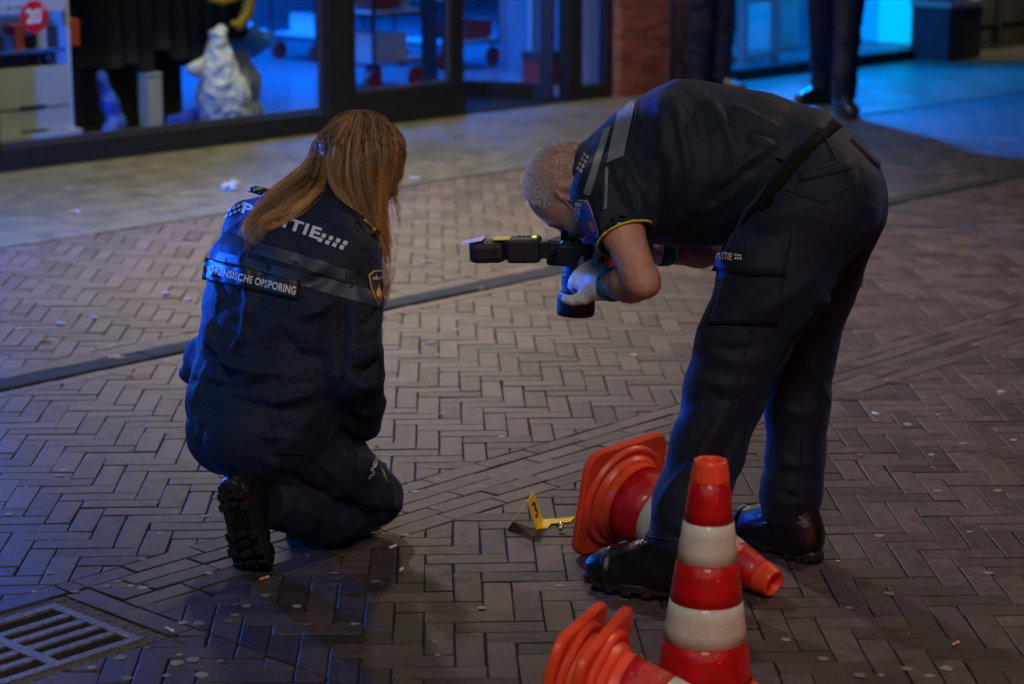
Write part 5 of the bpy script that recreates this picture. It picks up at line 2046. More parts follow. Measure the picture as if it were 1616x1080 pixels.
# ------------------------------------------------------------------ the camera he holds
cf = nrm([-0.955, 0.30, 0.0])
cl_ = nrm(np.cross(ZV, cf))
cz = nrm(np.array([0.05, 0, 1.0]))
cpos = at(917, 397, 5.165)
camr = thing('photo_camera', cpos, 'black reflex camera with flash and zoom lens pointing at the ground', 'camera')
mb = MB()
mb.rbox(cpos + cl_ * -0.01, cf * 0.050, cl_ * 0.072, cz * 0.030, 0.012)
mb.rbox(cpos - cl_ * 0.062 + cz * -0.012, cf * 0.047, cl_ * 0.022, cz * 0.040, 0.012)
cbody = mb.build('camera_body', M['camblack'], camr, smooth=False)
mb = MB()
mb.rbox(cpos + cf * 0.058 - cz * 0.002, cf * 0.022, cl_ * 0.032, cz * 0.033, 0.010)
mb.build('prism_hump', M['camblack'], cbody)
mb = MB()
mb.rbox(cpos + cf * 0.032 + cz * 0.040 - cl_ * 0.0, cf * 0.018, cl_ * 0.022, cz * 0.013, 0.006)
mb.build('eyepiece', M['camgloss'], cbody)
for k, (a, b, r_) in enumerate(((0.045, 0.045, 0.014), (0.046, 0.064, 0.008), (0.04, -0.055, 0.016))):
    p = cpos + cf * (0.050) + cl_ * b
    MB().tube([p, p + cf * 0.010], [r_, r_ * 0.95], 16).build('dial', M['camgloss'], cbody)
for k in range(6):
    p = cpos + cl_ * (0.052 + 0.012 * (k % 2)) + cz * 0.031 + cf * (0.03 - 0.016 * (k // 2))
    MB().tube([p - cz * 0.003, p + cz * 0.003], 0.004, 10).build('button', M['steel'], cbody)
lo_ = cpos - cz * 0.030 + cf * 0.006
ld = nrm(at(907, 500, 5.165) - at(911, 420, 5.165))
mb = MB()


def lens_lathe(prof, m, name, par):
    """(radius, distance along the lens axis)"""
    e1 = nrm(np.cross(ld, (0.3, 1, 0.1)))
    e2 = np.cross(ld, e1)
    V, F = [], []
    n = 32
    for r_, z in prof:
        for k in range(n):
            a = 2 * math.pi * k / n
            V.append(lo_ + ld * z + r_ * (math.cos(a) * e1 + math.sin(a) * e2))
    for i in range(len(prof) - 1):
        for k in range(n):
            F.append((i * n + k, i * n + (k + 1) % n, (i + 1) * n + (k + 1) % n, (i + 1) * n + k))
    return mesh_obj(name, V, F, m, par, smooth=False)


lens = lens_lathe([(0.0, -0.004), (0.034, -0.004), (0.036, 0.004), (0.036, 0.020), (0.0345, 0.022), (0.0345, 0.026), (0.037, 0.028), (0.037, 0.060), (0.0355, 0.062), (0.0355, 0.066), (0.039, 0.070), (0.040, 0.084)], M['camblack'], 'lens', camr)
lens_lathe([(0.0372, 0.030), (0.0382, 0.031), (0.0382, 0.034), (0.0372, 0.035), (0.0382, 0.036), (0.0382, 0.039), (0.0372, 0.040), (0.0382, 0.041), (0.0382, 0.044), (0.0372, 0.045), (0.0382, 0.046), (0.0382, 0.049), (0.0372, 0.050), (0.0382, 0.051), (0.0382, 0.056), (0.0372, 0.057)], M['camblack'], 'zoom_ring', lens)
lens_lathe([(0.040, 0.078), (0.047, 0.080), (0.048, 0.088), (0.0465, 0.094), (0.0475, 0.118), (0.0455, 0.128), (0.043, 0.1285), (0.043, 0.090), (0.040, 0.086)], M['camblack'], 'lens_hood', lens)
lens_lathe([(0.039, 0.087), (0.02, 0.090), (0.0, 0.091)], M['lensglass'], 'front_glass', lens)
lens_lathe([(0.0371, 0.0245), (0.0374, 0.0250), (0.0374, 0.0270), (0.0371, 0.0275)], M['steel'], 'mount_ring', lens)
lens_lathe([(0.0405, 0.0735), (0.0409, 0.0740), (0.0409, 0.0755), (0.0405, 0.0760)], M['card'], 'marked_ring', lens)
# flash
fpos = cpos + cf * 0.082 + cz * 0.002
fl_ax = nrm(at(775, 396, 5.19) - at(872, 394, 5.17))
fz = nrm(cz - fl_ax * (cz @ fl_ax))
fy = np.cross(fz, fl_ax)
flash = MB().rbox(fpos + fl_ax * 0.010, fl_ax * 0.012, fy * 0.022, fz * 0.021, 0.003).build('flash_foot', M['camblack'], camr)
fb = MB().rbox(fpos + fl_ax * 0.060, fl_ax * 0.040, fy * 0.034, fz * 0.030, 0.008).build('flash_body', M['camblack'], camr)
MB().rbox(fpos + fl_ax * 0.104, fl_ax * 0.010, fy * 0.026, fz * 0.022, 0.005).build('flash_hinge', M['camgloss'], fb)
fh = MB().rbox(fpos + fl_ax * 0.150 - fz * 0.002, fl_ax * 0.042, fy * 0.038, fz * 0.027, 0.015).build('flash_head', M['camblack'], camr)
MB().rbox(fpos + fl_ax * 0.1935 - fz * 0.002, fl_ax * 0.0015, fy * 0.034, fz * 0.022, 0.001).build('flash_window', M['card'], fh)
MB().rbox(fpos + fl_ax * 0.188 + fz * 0.024, fl_ax * 0.028 - fz * 0.005, fy * 0.030, fz * 0.0008, 0.0006).build('bounce_card', M['card'], fh)
MB().rbox(fpos + fl_ax * 0.115 + fz * 0.0285, fl_ax * 0.020, fy * 0.024, fz * 0.0012, 0.0008).build('warning_label', M['marker'], fh)
MB().rbox(fpos + fl_ax * 0.035 + fz * 0.0305, fl_ax * 0.005, fy * 0.006, fz * 0.0015, 0.001).build('pilot_light', M['amber'], fb)
for k in range(3):
    MB().rbox(fpos + fl_ax * (0.05 + 0.012 * k) + fz * 0.0305 - fy * 0.012, fl_ax * 0.004, fy * 0.006, fz * 0.0012, 0.001).build('button', M['camgloss'], fb)
p = fpos + fl_ax * 0.032 - fy * 0.0335 * np.sign(fy[1] * -1 if fy[1] > 0 else 1)
sd = -1 if fy[1] > 0 else 1
p = fpos + fl_ax * 0.032 + fy * 0.034 * sd - fz * 0.006
MB().tube([p, p + fy * 0.004 * sd], 0.0055, 14).build('lock_button', M['steel'], fb)

# ================================================================== the kneeling officer
wF = np.array([0.64, 0.768, 0.0])
wR = np.array([0.768, -0.64, 0.0])
woman = thing('person', gnd(500, 850), 'person with long brown hair kneeling in a navy jacket with lettering on its back', 'person')

pel = at(402, 690, 5.08)
wsh_L, wsh_R = at(411, 366, 5.33), at(547, 410, 5.12)
w_nb = at(528, 325, 5.28)
whd = at(578, 266, 5.335)
WH = frame((0.72, 0.60, -0.36), (0.34, 0.10, 1.0))
w_elR, w_wrR = at(560, 590, 5.00), at(571, 664, 5.12)
w_elL, w_wrL = at(470, 560, 5.60), at(588, 474, 5.50)
w_knR, w_anR = at(586, 784, 5.20), at(448, 800, 4.985)
w_hipL = pel - wR * 0.10
w_knL = w_hipL + wF * 0.36 + ZV * 0.10
w_anL = np.array([-0.50, 5.26, 0.13])
WHL = hand_chains(w_wrL, frame(at(612, 436, 5.47) - w_wrL, (0.6, -0.3, 0.6)), 1, [0.55, 0.7, 0.8, 0.9], 0.98, 0.03, 0.6)
WHR = hand_chains(w_wrR, frame(at(530, 655, 5.33) - w_wrR, (0.3, -0.2, 1)), -1, [0.25, 0.3, 0.3, 0.35], 0.95, 0.04, 0.4)


def w_body(P):
    d = head_sdf(P, whd, WH, 0.97)
    d = smin(d, cap(P, whd + WH @ np.array([-0.03, 0, -0.07]), w_nb, 0.047, 0.056), 0.03)
    d = smin(d, chain(P, [w_nb, at(495, 385, 5.24), at(462, 470, 5.2), at(430, 590, 5.14), pel], [0.06, 0.09, 0.09, 0.075, 0.075], 0.05, wR, 1.2), 0.04)
    for s_, e_, w_, hh in ((wsh_L, w_elL, w_wrL, WHL), (wsh_R, w_elR, w_wrR, WHR)):
        a = chain(P, [at(495, 385, 5.24), s_, e_, w_], [0.06, 0.05, 0.04, 0.028], 0.025)
        a = smin(a, hand_sdf(P, hh, -0.0015), 0.015)
        d = smin(d, a, 0.03)
    d = smin(d, chain(P, [pel + wR * 0.08, w_knR, w_anR], [0.07, 0.048, 0.032], 0.03), 0.04)
    d = smin(d, chain(P, [w_hipL, w_knL, w_anL], [0.07, 0.048, 0.032], 0.03), 0.04)
    return d


lo, hi = bounds([whd, wsh_L, wsh_R, w_elL, w_wrL, w_knR, w_anR, w_knL, w_anL, pel] + [p for c, r in WHL + WHR for p in c], 0.15)
V, F = sdf_mesh(w_body, lo, hi, 0.0078)
V = relax(V, F, 1, 0.3)
mesh_obj('body', V, F, M['skin'], woman, smooth=True)
BV_WB = bvh_of(V, F)
gloves(WHL, w_wrL, at(612, 436, 5.47) - w_wrL, woman)
gloves(WHR, w_wrR, at(530, 655, 5.33) - w_wrR, woman)


def w_trousers(P):
    d = cap(P, at(422, 640, 5.10), at(408, 684, 5.08), 0.115, 0.112, wR, 1.25)
    d = smin(d, ell(P, at(394, 688, 5.03), (0.106, 0.106, 0.108)), 0.05)
    d = smin(d, ell(P, at(376, 682, 5.17), (0.095, 0.095, 0.100)), 0.05)
    r = chain(P, [at(425, 692, 5.03), at(518, 736, 5.10), w_knR], [0.108, 0.100, 0.076], 0.03)
    r2 = chain(P, [w_knR, at(522, 812, 5.085), at(470, 803, 5.015), at(415, 795, 4.965)], [0.072, 0.066, 0.058, 0.054], 0.03)
    r2 = smax(r2, seg_cut(P, at(424, 797, 4.97), at(440, 799, 4.97) - at(520, 812, 5.085)), 0.006)
    r = smin(r, r2, 0.016)
    l = chain(P, [w_hipL, w_knL, w_anL + [0, 0, 0.0]], [0.105, 0.076, 0.062], 0.03)
    d = smin(smin(d, r, 0.04), l, 0.03)
    return np.maximum(d, 0.004 - P[:, 2])


lo, hi = bounds([at(290, 600, 4.95), at(640, 850, 5.3), w_knL, w_anL, w_hipL], 0.10)
lo[2] = -0.02
V, F = sdf_mesh(w_trousers, lo, hi, 0.0075)
N = normals(V, F)
V = cloth_noise(V, N, (0.5, 0.4, -0.4), 0.0055, 10, 4.0, 12.0)
N = normals(V, F)
BV = bvh_of(V, F)
st_ = []
for pts, wd, ht in [
    ([(610, 720), (575, 770), (545, 800)], 0.012, -0.009), ([(540, 700), (560, 740), (560, 790)], 0.014, 0.007),
    ([(500, 720), (540, 765), (590, 800)], 0.014, 0.007), ([(440, 745), (500, 775), (570, 800)], 0.012, -0.010),
    ([(590, 790), (600, 815), (595, 838)], 0.012, 0.007), ([(480, 795), (500, 815), (540, 830)], 0.012, 0.006),
    ([(620, 775), (632, 800), (625, 830)], 0.010, 0.007), ([(400, 720), (440, 735), (490, 742)], 0.014, 0.006),
]:
    st_.append((onto(BV, pts), wd, ht))
V = folds(V, N, st_)
V[:, 2] = np.maximum(V[:, 2], 0.003)
V = relax(V, F, 1, 0.35)
mesh_obj('trousers', V, F, M['trouser'], woman, smooth=True)
BV_WT = bvh_of(V, F)
decal('thigh_pocket', grid_shape(10, 8), [(566, 800), (628, 806), (610, 732), (560, 712)], BV_WT, M['trouser'], woman, 0.009, 1)
wl = decal('trouser_lettering', text_shape('POLITIE', 0.02, 0.3, spacing=1.1), [(584, 745), (600, 704), (594, 701), (577, 741)], BV_WT, M['print'], woman, 0.013)
for i in range(3):
    for j in range(2):
        x, y = 575 + i * 2.6 + j * 2.4, 751 - i * 2.5 + j * 1.3
        decal('print_square', grid_shape(1, 1), [(x, y), (x + 1.7, y + 0.8), (x + 2.6, y - 1.0), (x + 0.9, y - 1.8)], BV_WT, M['print'], wl, 0.013)
decal('emblem', poly_shape([(0.5, 0), (1, 0.35), (0.62, 0.5), (0.5, 1), (0.38, 0.5), (0, 0.35)], 3), [(582, 742), (590, 736), (585, 724), (577, 730)], BV_WT, M['print'], wl, 0.0135)
# pen clipped at the pocket
a_ = np.array(BV_WT.ray_cast(CAMP, Vector(ray(600, 738)))[0] or at(600, 738, 5.1)) + np.array([0, -0.016, 0.004])
b_ = np.array(BV_WT.ray_cast(CAMP, Vector(ray(612, 760)))[0] or at(612, 760, 5.1)) + np.array([0, -0.018, 0.0])
pen = MB().tube([a_, a_ * 0.6 + b_ * 0.4, b_], [0.0055, 0.0065, 0.004], 10).build('pen', M['green'], woman, smooth=True)
MB().tube([a_ + (a_ - b_) * 0.12, a_ + (b_ - a_) * 0.06], [0.005, 0.0062], 10).build('pen_cap', M['penblue'], pen, smooth=True)

w_hemdir = at(395, 722, 5.06) - at(440, 600, 5.14)


def w_jacket(P):
    pts = [at(408, 690, 5.08), at(416, 645, 5.11), at(436, 575, 5.15), at(452, 500, 5.18), at(464, 432, 5.20), at(484, 378, 5.235)]
    d = chain(P, pts, [0.130, 0.144, 0.146, 0.160, 0.160, 0.118], 0.05, wR, 1.38)
    d = smin(d, cap(P, at(500, 352, 5.25), at(526, 322, 5.275), 0.092, 0.070), 0.05)
    d = smin(d, cap(P, at(526, 322, 5.275), at(541, 296, 5.295), 0.068, 0.064), 0.012)
    for s_ in (wsh_L, wsh_R):
        d = smin(d, cap(P, at(490, 372, 5.24), s_, 0.086, 0.077), 0.05)
    a = chain(P, [wsh_R, at(556, 490, 5.06), w_elR, at(567, 640, 5.075), at(574, 672, 5.13)], [0.078, 0.069, 0.063, 0.056, 0.044], 0.02)
    a = smax(a, seg_cut(P, at(579, 679, 5.137), w_wrR - w_elR), 0.005)
    b = chain(P, [wsh_L, w_elL, w_wrL], [0.080, 0.062, 0.045], 0.02)
    b = smax(b, seg_cut(P, w_wrL - nrm(w_wrL - w_elL) * 0.01, w_wrL - w_elL), 0.005)
    # the pushed-out fold above the left hip
    d = smin(d, cap(P, at(312, 560, 5.26), at(300, 585, 5.27), 0.028, 0.022), 0.06)
    d = smin(smin(d, a, 0.022), b, 0.03)
    d = smax(d, seg_cut(P, at(396, 726, 5.06), w_hemdir), 0.01)
    d = smax(d, -cap(P, at(534, 308, 5.285), at(556, 268, 5.31), 0.056, 0.064), 0.008)
    return d


lo, hi = bounds([at(270, 560, 5.2), at(640, 400, 5.0), wsh_L, wsh_R, w_elL, w_wrL, w_elR, pel, at(541, 280, 5.3)], 0.14)
V, F = sdf_mesh(w_jacket, lo, hi, 0.0072)
N = normals(V, F)
V = cloth_noise(V, N, (-0.2, 0.05, 0.95), 0.0085, 8, 3.2, 7.0)
N = normals(V, F)
BV = bvh_of(V, F)
st_ = []
for pts, wd, ht in [
    ([(545, 450), (540, 520), (535, 600), (540, 690)], 0.014, -0.010), ([(318, 545), (345, 570), (400, 590), (450, 588)], 0.016, 0.014),
    ([(322, 520), (340, 560), (372, 600)], 0.013, -0.012), ([(300, 600), (340, 610), (420, 615)], 0.014, -0.010),
    ([(335, 500), (338, 540), (352, 566)], 0.012, 0.012), ([(395, 470), (385, 530), (360, 565)], 0.016, 0.008),
    ([(305, 660), (350, 668), (420, 690), (500, 690)], 0.016, 0.008), ([(440, 520), (470, 560), (520, 570)], 0.016, -0.007),
    ([(420, 640), (470, 625), (530, 620)], 0.016, 0.009), ([(320, 690), (380, 715), (460, 725)], 0.012, -0.008),
    ([(525, 430), (500, 445), (470, 452)], 0.014, -0.008), ([(530, 470), (505, 490), (470, 500)], 0.014, 0.007),
    ([(552, 580), (580, 588), (600, 566)], 0.013, -0.012), ([(550, 560), (580, 565), (598, 545)], 0.013, 0.009),
    ([(556, 606), (580, 610), (602, 600)], 0.014, 0.010), ([(555, 640), (575, 650), (596, 640)], 0.012, 0.007),
    ([(570, 520), (590, 505), (600, 480)], 0.012, -0.008), ([(360, 365), (400, 385), (470, 410), (560, 440)], 0.008, -0.005),
    ([(380, 400), (390, 430), (388, 470)], 0.013, 0.008), ([(410, 400), (415, 440), (408, 480)], 0.014, -0.006),
    ([(350, 620), (400, 640), (470, 650)], 0.016, -0.007), ([(545, 660), (560, 680), (575, 688)], 0.010, 0.006),
    ([(450, 365), (470, 390), (480, 420)], 0.014, -0.004), ([(340, 430), (350, 470), (340, 500)], 0.012, 0.007),
]:
    st_.append((onto(BV, pts), wd, ht))
V = folds(V, N, [(p_, w_ * 0.9, h_ * 1.45) for p_, w_, h_ in st_])
V = relax(V, F, 1, 0.25)
jacket = mesh_obj('jacket', V, F, M['navy'], woman, smooth=True)
BV_WJ = bvh_of(V, F)
# back prints
decal('woven_band', grid_shape(24, 2), [(348, 384), (555, 447), (562, 428), (353, 366)], BV_WJ, M['band'], jacket, 0.002)
decal('woven_band', grid_shape(24, 3), [(338, 414), (600, 486), (602, 462), (346, 397)], BV_WJ, M['band'], jacket, 0.002)
def lerp(a, b, t):
    return (a[0] + (b[0] - a[0]) * t, a[1] + (b[1] - a[1]) * t)
# the word, letter box by letter box along the yoke
yk0, yk1 = (386, 337), (506, 379)          # foot of the first letter .. foot of the last one's end
let = decal('back_lettering', text_shape('POLITIE', 0.035, 0.12, 0.0, 1.16), [(381, 337), (502, 380), (509, 362), (387, 320)], BV_WJ, M['print'], jacket, 0.003)
decal('flame_emblem', poly_shape([(0.5, 0.0), (0.95, 0.25), (0.8, 0.5), (0.62, 0.55), (0.5, 1.0), (0.38, 0.55), (0.2, 0.5), (0.05, 0.25)], 4), [(396, 356), (412, 362), (417, 330), (402, 325)], BV_WJ, M['print'], let, 0.0032)
for i in range(4):
    for j in range(2):
        x, y = 500.5 + i * 11.3 + j * 5.6 + 0.5, 382 + i * 3.7 - j * 6.8
        decal('print_square', grid_shape(2, 2), [(x, y), (x + 6.3, y + 2.1), (x + 9.2, y - 3.6), (x + 2.9, y - 5.7)], BV_WJ, M['print'], let, 0.003)
        x, y = 356 + i * 6.6 + j * 5.2, 344.5 - i * 3.0 - j * 9.4
        decal('print_square', grid_shape(2, 2), [(x, y), (x + 3.2, y - 1.0), (x + 5.4, y - 5.4), (x + 2.2, y - 4.4)], BV_WJ, M['print'], let, 0.003)
pnl = decal('name_panel', grid_shape(26, 6), [(318, 441), (470, 474), (474, 444), (324, 406)], BV_WJ, M['panel'], jacket, 0.006, 1)
pv = np.array([tuple(v.co) for v in pnl.data.vertices]) + np.array(woman.location)
BV_PN = bvh_of(pv, [tuple(p.vertices) for p in pnl.data.polygons])
decal('panel_lettering', text_shape('FORENSISCHE OPSPORING', 0.03, 0.25, 0.0, 1.06), [(324, 429), (466, 466.5), (468, 453), (326.5, 418.5)], BV_PN, M['print'], pnl, 0.002)
for pts in ([(352, 362), (400, 376), (470, 398), (548, 425)], [(548, 425), (540, 470), (536, 560), (542, 660)], [(330, 690), (400, 712), (480, 716)], [(505, 345), (540, 360), (560, 378)], [(552, 425), (570, 400), (588, 376)], [(556, 655), (572, 664), (590, 662)]):
    seam('seam', BV_WJ, pts, M['navy'], jacket, 0.0018)
# epaulettes with yellow bars
def epaulette(q, stripes):
    e = decal('epaulette', grid_shape(8, 4), q, BV_WJ, M['patchdark'], jacket, 0.007, 1)
    for s in stripes:
        decal('rank_bar', grid_shape(2, 2), s, BV_WJ, M['gold'], e, 0.0095)
epaulette([(391, 303), (424, 312), (432, 300), (398, 292)], [[(399 + 4 * k, 301.0 - k * 0.9), (402 + 4 * k, 301.8 - k * 0.9), (404.5 + 4 * k, 297.5 - k * 0.9), (401.5 + 4 * k, 296.8 - k * 0.9)] for k in range(4)])
epaulette([(562, 350), (592, 378), (601, 366), (572, 338)], [[(570 + 5 * k, 352 + 4.2 * k), (574 + 5 * k, 355.6 + 4.2 * k), (579.5 + 5 * k, 348.5 + 4.2 * k), (575.5 + 5 * k, 345 + 4.2 * k)] for k in range(4)])
# sleeve badge
bq = [(583, 484), (606, 478), (606, 424), (580, 429)]
sh = [(0.0, 0.90), (0.32, 1.0), (0.75, 0.98), (1.0, 0.9), (1.0, 0.62), (0.85, 0.25), (0.58, 0.0), (0.36, 0.18), (0.10, 0.55)]
b0 = decal('sleeve_badge', poly_shape(sh, 6), bq, BV_WJ, M['gold'], jacket, 0.003)
decal('badge_field', poly_shape([(0.52 + (x - 0.52) * 0.86, 0.52 + (y - 0.52) * 0.91) for x, y in sh], 6), bq, BV_WJ, M['patchdark'], b0, 0.0038)
decal('badge_emblem', poly_shape([(0.58, 0.14), (0.72, 0.26), (0.72, 0.36), (0.62, 0.46), (0.58, 0.62), (0.53, 0.46), (0.42, 0.36), (0.44, 0.26)], 5), bq, BV_WJ, M['gold'], b0, 0.0045)
decal('badge_emblem', poly_shape([(0.42, 0.70), (0.50, 0.76), (0.45, 0.88), (0.40, 0.78)], 3), bq, BV_WJ, M['gold'], b0, 0.0045)
decal('badge_lettering', text_shape('POLITIE', 0.03, 0.4), [(586.5, 443.5), (604.5, 440.5), (604.5, 436.5), (586.5, 438.5)], BV_WJ, M['print'], b0, 0.0046)

# ------------------------------------------------------------------ long hair
def wp(pts, Ys):
    Ys = np.interp(np.linspace(0, 1, len(pts)), np.linspace(0, 1, len(Ys)), Ys)
    return np.array([at(x, y, Yv) for (x, y), Yv in zip(pts, Ys)])


curtain = [
    wp([(604, 196), (626, 214), (634, 236), (632, 246), (629, 252)], [5.33, 5.34, 5.36, 5.36, 5.37]),
    wp([(602, 195), (620, 224), (616, 262), (605, 335), (614, 398)], [5.33, 5.28, 5.27, 5.27, 5.27]),
    wp([(598, 193), (611, 232), (606, 285), (601, 345), (612, 416)], [5.33, 5.25, 5.24, 5.24, 5.24]),
    wp([(592, 190), (601, 235), (599, 290), (597, 345), (607, 406)], [5.33, 5.24, 5.225, 5.22, 5.22]),
    wp([(585, 187), (589, 235), (592, 295), (598, 345), (608, 400)], [5.33, 5.235, 5.215, 5.21, 5.20]),
    wp([(577, 186), (573, 235), (573, 292), (583, 342), (600, 390)], [5.33, 5.235, 5.21, 5.205, 5.19]),
    wp([(569, 185), (556, 232), (555, 285), (568, 330), (590, 372)], [5.33, 5.24, 5.22, 5.21, 5.19]),
    wp([(561, 185), (541, 228), (538, 275), (550, 315), (575, 352)], [5.33, 5.245, 5.23, 5.215, 5.20]),
    wp([(554, 187), (525, 222), (519, 262), (532, 298), (556, 330)], [5.33, 5.25, 5.235, 5.225, 5.215]),
]
lock = [
    wp([(552, 187), (518, 226), (510, 270), (498, 310), (470, 342), (432, 366), (418, 386)], [5.33, 5.26, 5.24, 5.19, 5.15, 5.13, 5.12]),
    wp([(548, 188), (513, 222), (502, 264), (484, 300), (450, 330), (414, 358), (402, 380), (414, 391)], [5.33, 5.27, 5.245, 5.19, 5.15, 5.13, 5.12]),
    wp([(543, 190), (508, 226), (494, 262), (468, 292), (430, 320), (404, 352), (396, 372), (403, 388)], [5.33, 5.28, 5.25, 5.20, 5.16, 5.14, 5.13]),
    wp([(538, 191), (508, 226), (494, 262), (460, 286), (432, 312), (408, 345), (396, 366), (398, 384)], [5.33, 5.29, 5.26, 5.22, 5.18, 5.15, 5.13]),
    wp([(534, 193), (509, 228), (490, 260), (460, 282), (440, 302), (424, 328), (412, 352)], [5.34, 5.30, 5.28, 5.25, 5.22, 5.18, 5.15]),
]


def hair_base(P):
    q = (P - np.asarray(whd, np.float32)) @ WH.astype(np.float32)
    d = ell(q, (-0.012, 0, 0.030), (0.104, 0.080, 0.091))
    d = np.maximum(d, (q[:, 0] - 0.055) * 0.8 - (q[:, 2] - 0.035) * 0.75)      # face stays free
    for g in curtain[1:]:
        d = smin(d, chain(P, list(g), [0.012, 0.014, 0.011, 0.006, 0.002], 0.01), 0.014)
    for g in lock:
        d = smin(d, chain(P, list(g), list(np.interp(np.linspace(0, 1, len(g)), np.linspace(0, 1, 7), [0.012, 0.014, 0.011, 0.009, 0.007, 0.004, 0.002])), 0.01), 0.010)
    return d


lo, hi = bounds([p for g in curtain + lock for p in g] + [whd], 0.12)
Vb, Fb = sdf_mesh(hair_base, lo, hi, 0.0075)
Vb = relax(Vb, Fb, 2, 0.4)
hs_ = []
lock = [catmull(g, 9) for g in lock]


def bundle(gs, count, jit, n=14):
    for i in range(count):
        u = random.random() * (len(gs) - 1)
        k = int(u)
        f = u - k
        g = gs[k] * (1 - f) + gs[k + 1] * f
        c = catmull(g, n)
        tt = np.linspace(0, 1, n)[:, None]
        # clumps: strands of one clump share an offset that grows and waves towards the tip
        cl = int(u * 5)
        rr = np.random.default_rng(1000 + cl + len(gs) * 77)
        o1, o2 = rr.normal(0, jit, 3), rr.normal(0, jit, 3)
        off = o1 * tt * 1.2 + o2 * np.sin(tt * 7 + cl * 1.7) * tt * 1.1
        off = off + rng.normal(0, jit * 0.45, 3) * (0.25 + tt) + rng.normal(0, jit * 0.5, 3) * np.sin(tt * rng.uniform(3, 7) + rng.uniform(0, 6)) * tt
        lift = np.array([0, -1, 0.25]) * (0.012 + abs(rng.normal(0, 0.006)))
        c = c + off + lift * np.sin(np.clip(tt * 1.3, 0, 1) * math.pi * 0.6)
        m_ = rng.uniform(0.72, 1.06)
        c = c[:max(6, int(n * min(1, m_)))]
        tone = 0.01 + 0.62 * rr.random() ** 2.5 + 0.12 * abs(rng.normal(0, 1)) * (rng.random() < 0.5)
        s_ = np.linspace(0, 1, len(c))
        if rng.random() < 0.12:
            tone = tone + 0.5
        hs_.append([c, tone * (0.40 + 0.60 * s_ ** 0.7) + 0.34 * s_ ** 1.6])


bundle(curtain, 2600, 0.0080)
bundle(lock, 1900, 0.0095, 18)
# a few flyaway hairs
for i in range(45):
    g = random.choice(curtain[1:] + lock)
    c = catmull(g, 14)
    tt = np.linspace(0, 1, 14)[:, None]
    c = c + rng.normal(0, 0.012, 3) * tt + np.array([0, -0.014, 0.006]) + rng.normal(0, 0.012, 3) * np.sin(tt * 5)
    hs_.append([c, 0.5])
# crown hair combed from the parting over the back of the head
part_a, part_b = WH @ np.array([0.085, -0.006, 0.075]) + whd, WH @ np.array([-0.06, 0.0, 0.125]) + whd
for i in range(1700):
    u = random.random()
    p0 = part_a * (1 - u) + part_b * u
    side = random.choice((-1, -1, 1))
    c = []
    a0 = rng.normal(0, 0.10)
    end_ = rng.uniform(0.9, 2.3)
    for k in range(9):
        t_ = k / 8
        ang = t_ * end_
        q = np.array([0.085 - 0.150 * u - 0.055 * t_ + a0 * 0.05 * t_, side * 0.086 * math.sin(ang), 0.030 + 0.097 * math.cos(ang)])
        e = (q - np.array([-0.014, 0, 0.030])) / np.array([0.108, 0.083, 0.093])
        q = np.array([-0.014, 0, 0.030]) + e / np.linalg.norm(e) * np.array([0.114, 0.089, 0.099]) * (1.01 + 0.02 * random.random() - 0.10 * t_ ** 3)
        c.append(whd + WH @ q)
    hs_.append([np.array(c), np.clip(0.03 + 0.26 * random.random() ** 2, 0, 1)])
# keep every hair outside the jacket and the head
BVs = [(BV_WB, 0.003), (bvh_of(Vb, Fb), 0.0012), (BV_WJ, 0.004)]
for it in hs_:
    c = it[0]
    for i in range(len(c)):
        for bv, gap in BVs:
            h, no, ix, ds = bv.find_nearest(Vector(c[i]), 0.06)
            if h is not None:
                s_ = (Vector(c[i]) - h).dot(no)
                if s_ < gap:
                    c[i] = np.array(h + no * (gap + random.random() * 0.005))
V, F, Rr = strands([(c, np.clip(t_, 0, 1)) for c, t_ in hs_], 0.00085, 0.30)
k0 = len(Vb)
mesh_obj('hair', np.concatenate([Vb, V]), np.concatenate([Fb, F + k0]), M['hair'], woman, rnd=np.concatenate([np.full(k0, 0.03), Rr]), smooth=True)

# boots: the near one stands on its bent toes, sole towards the street corner
toe_p = gnd(395, 905)
bf = nrm(np.array([0.21, 0.10, -1.0]))
bu = nrm(np.array([0.20, 0.96, 0.16]))
Fm0 = frame(bf, bu)
boot(woman, toe_p - Fm0 @ np.array([0.165, 0, 0.02]) * 0.88 + np.array([0.005, 0, 0.016]), bf, bu, 0.88, -1, toe=0.6)
boot(woman, np.array([w_anL[0] + 0.0, w_anL[1] - 0.02, 0.0]), (0.72, 0.69, 0), (0, 0, 1), 0.92, 1)

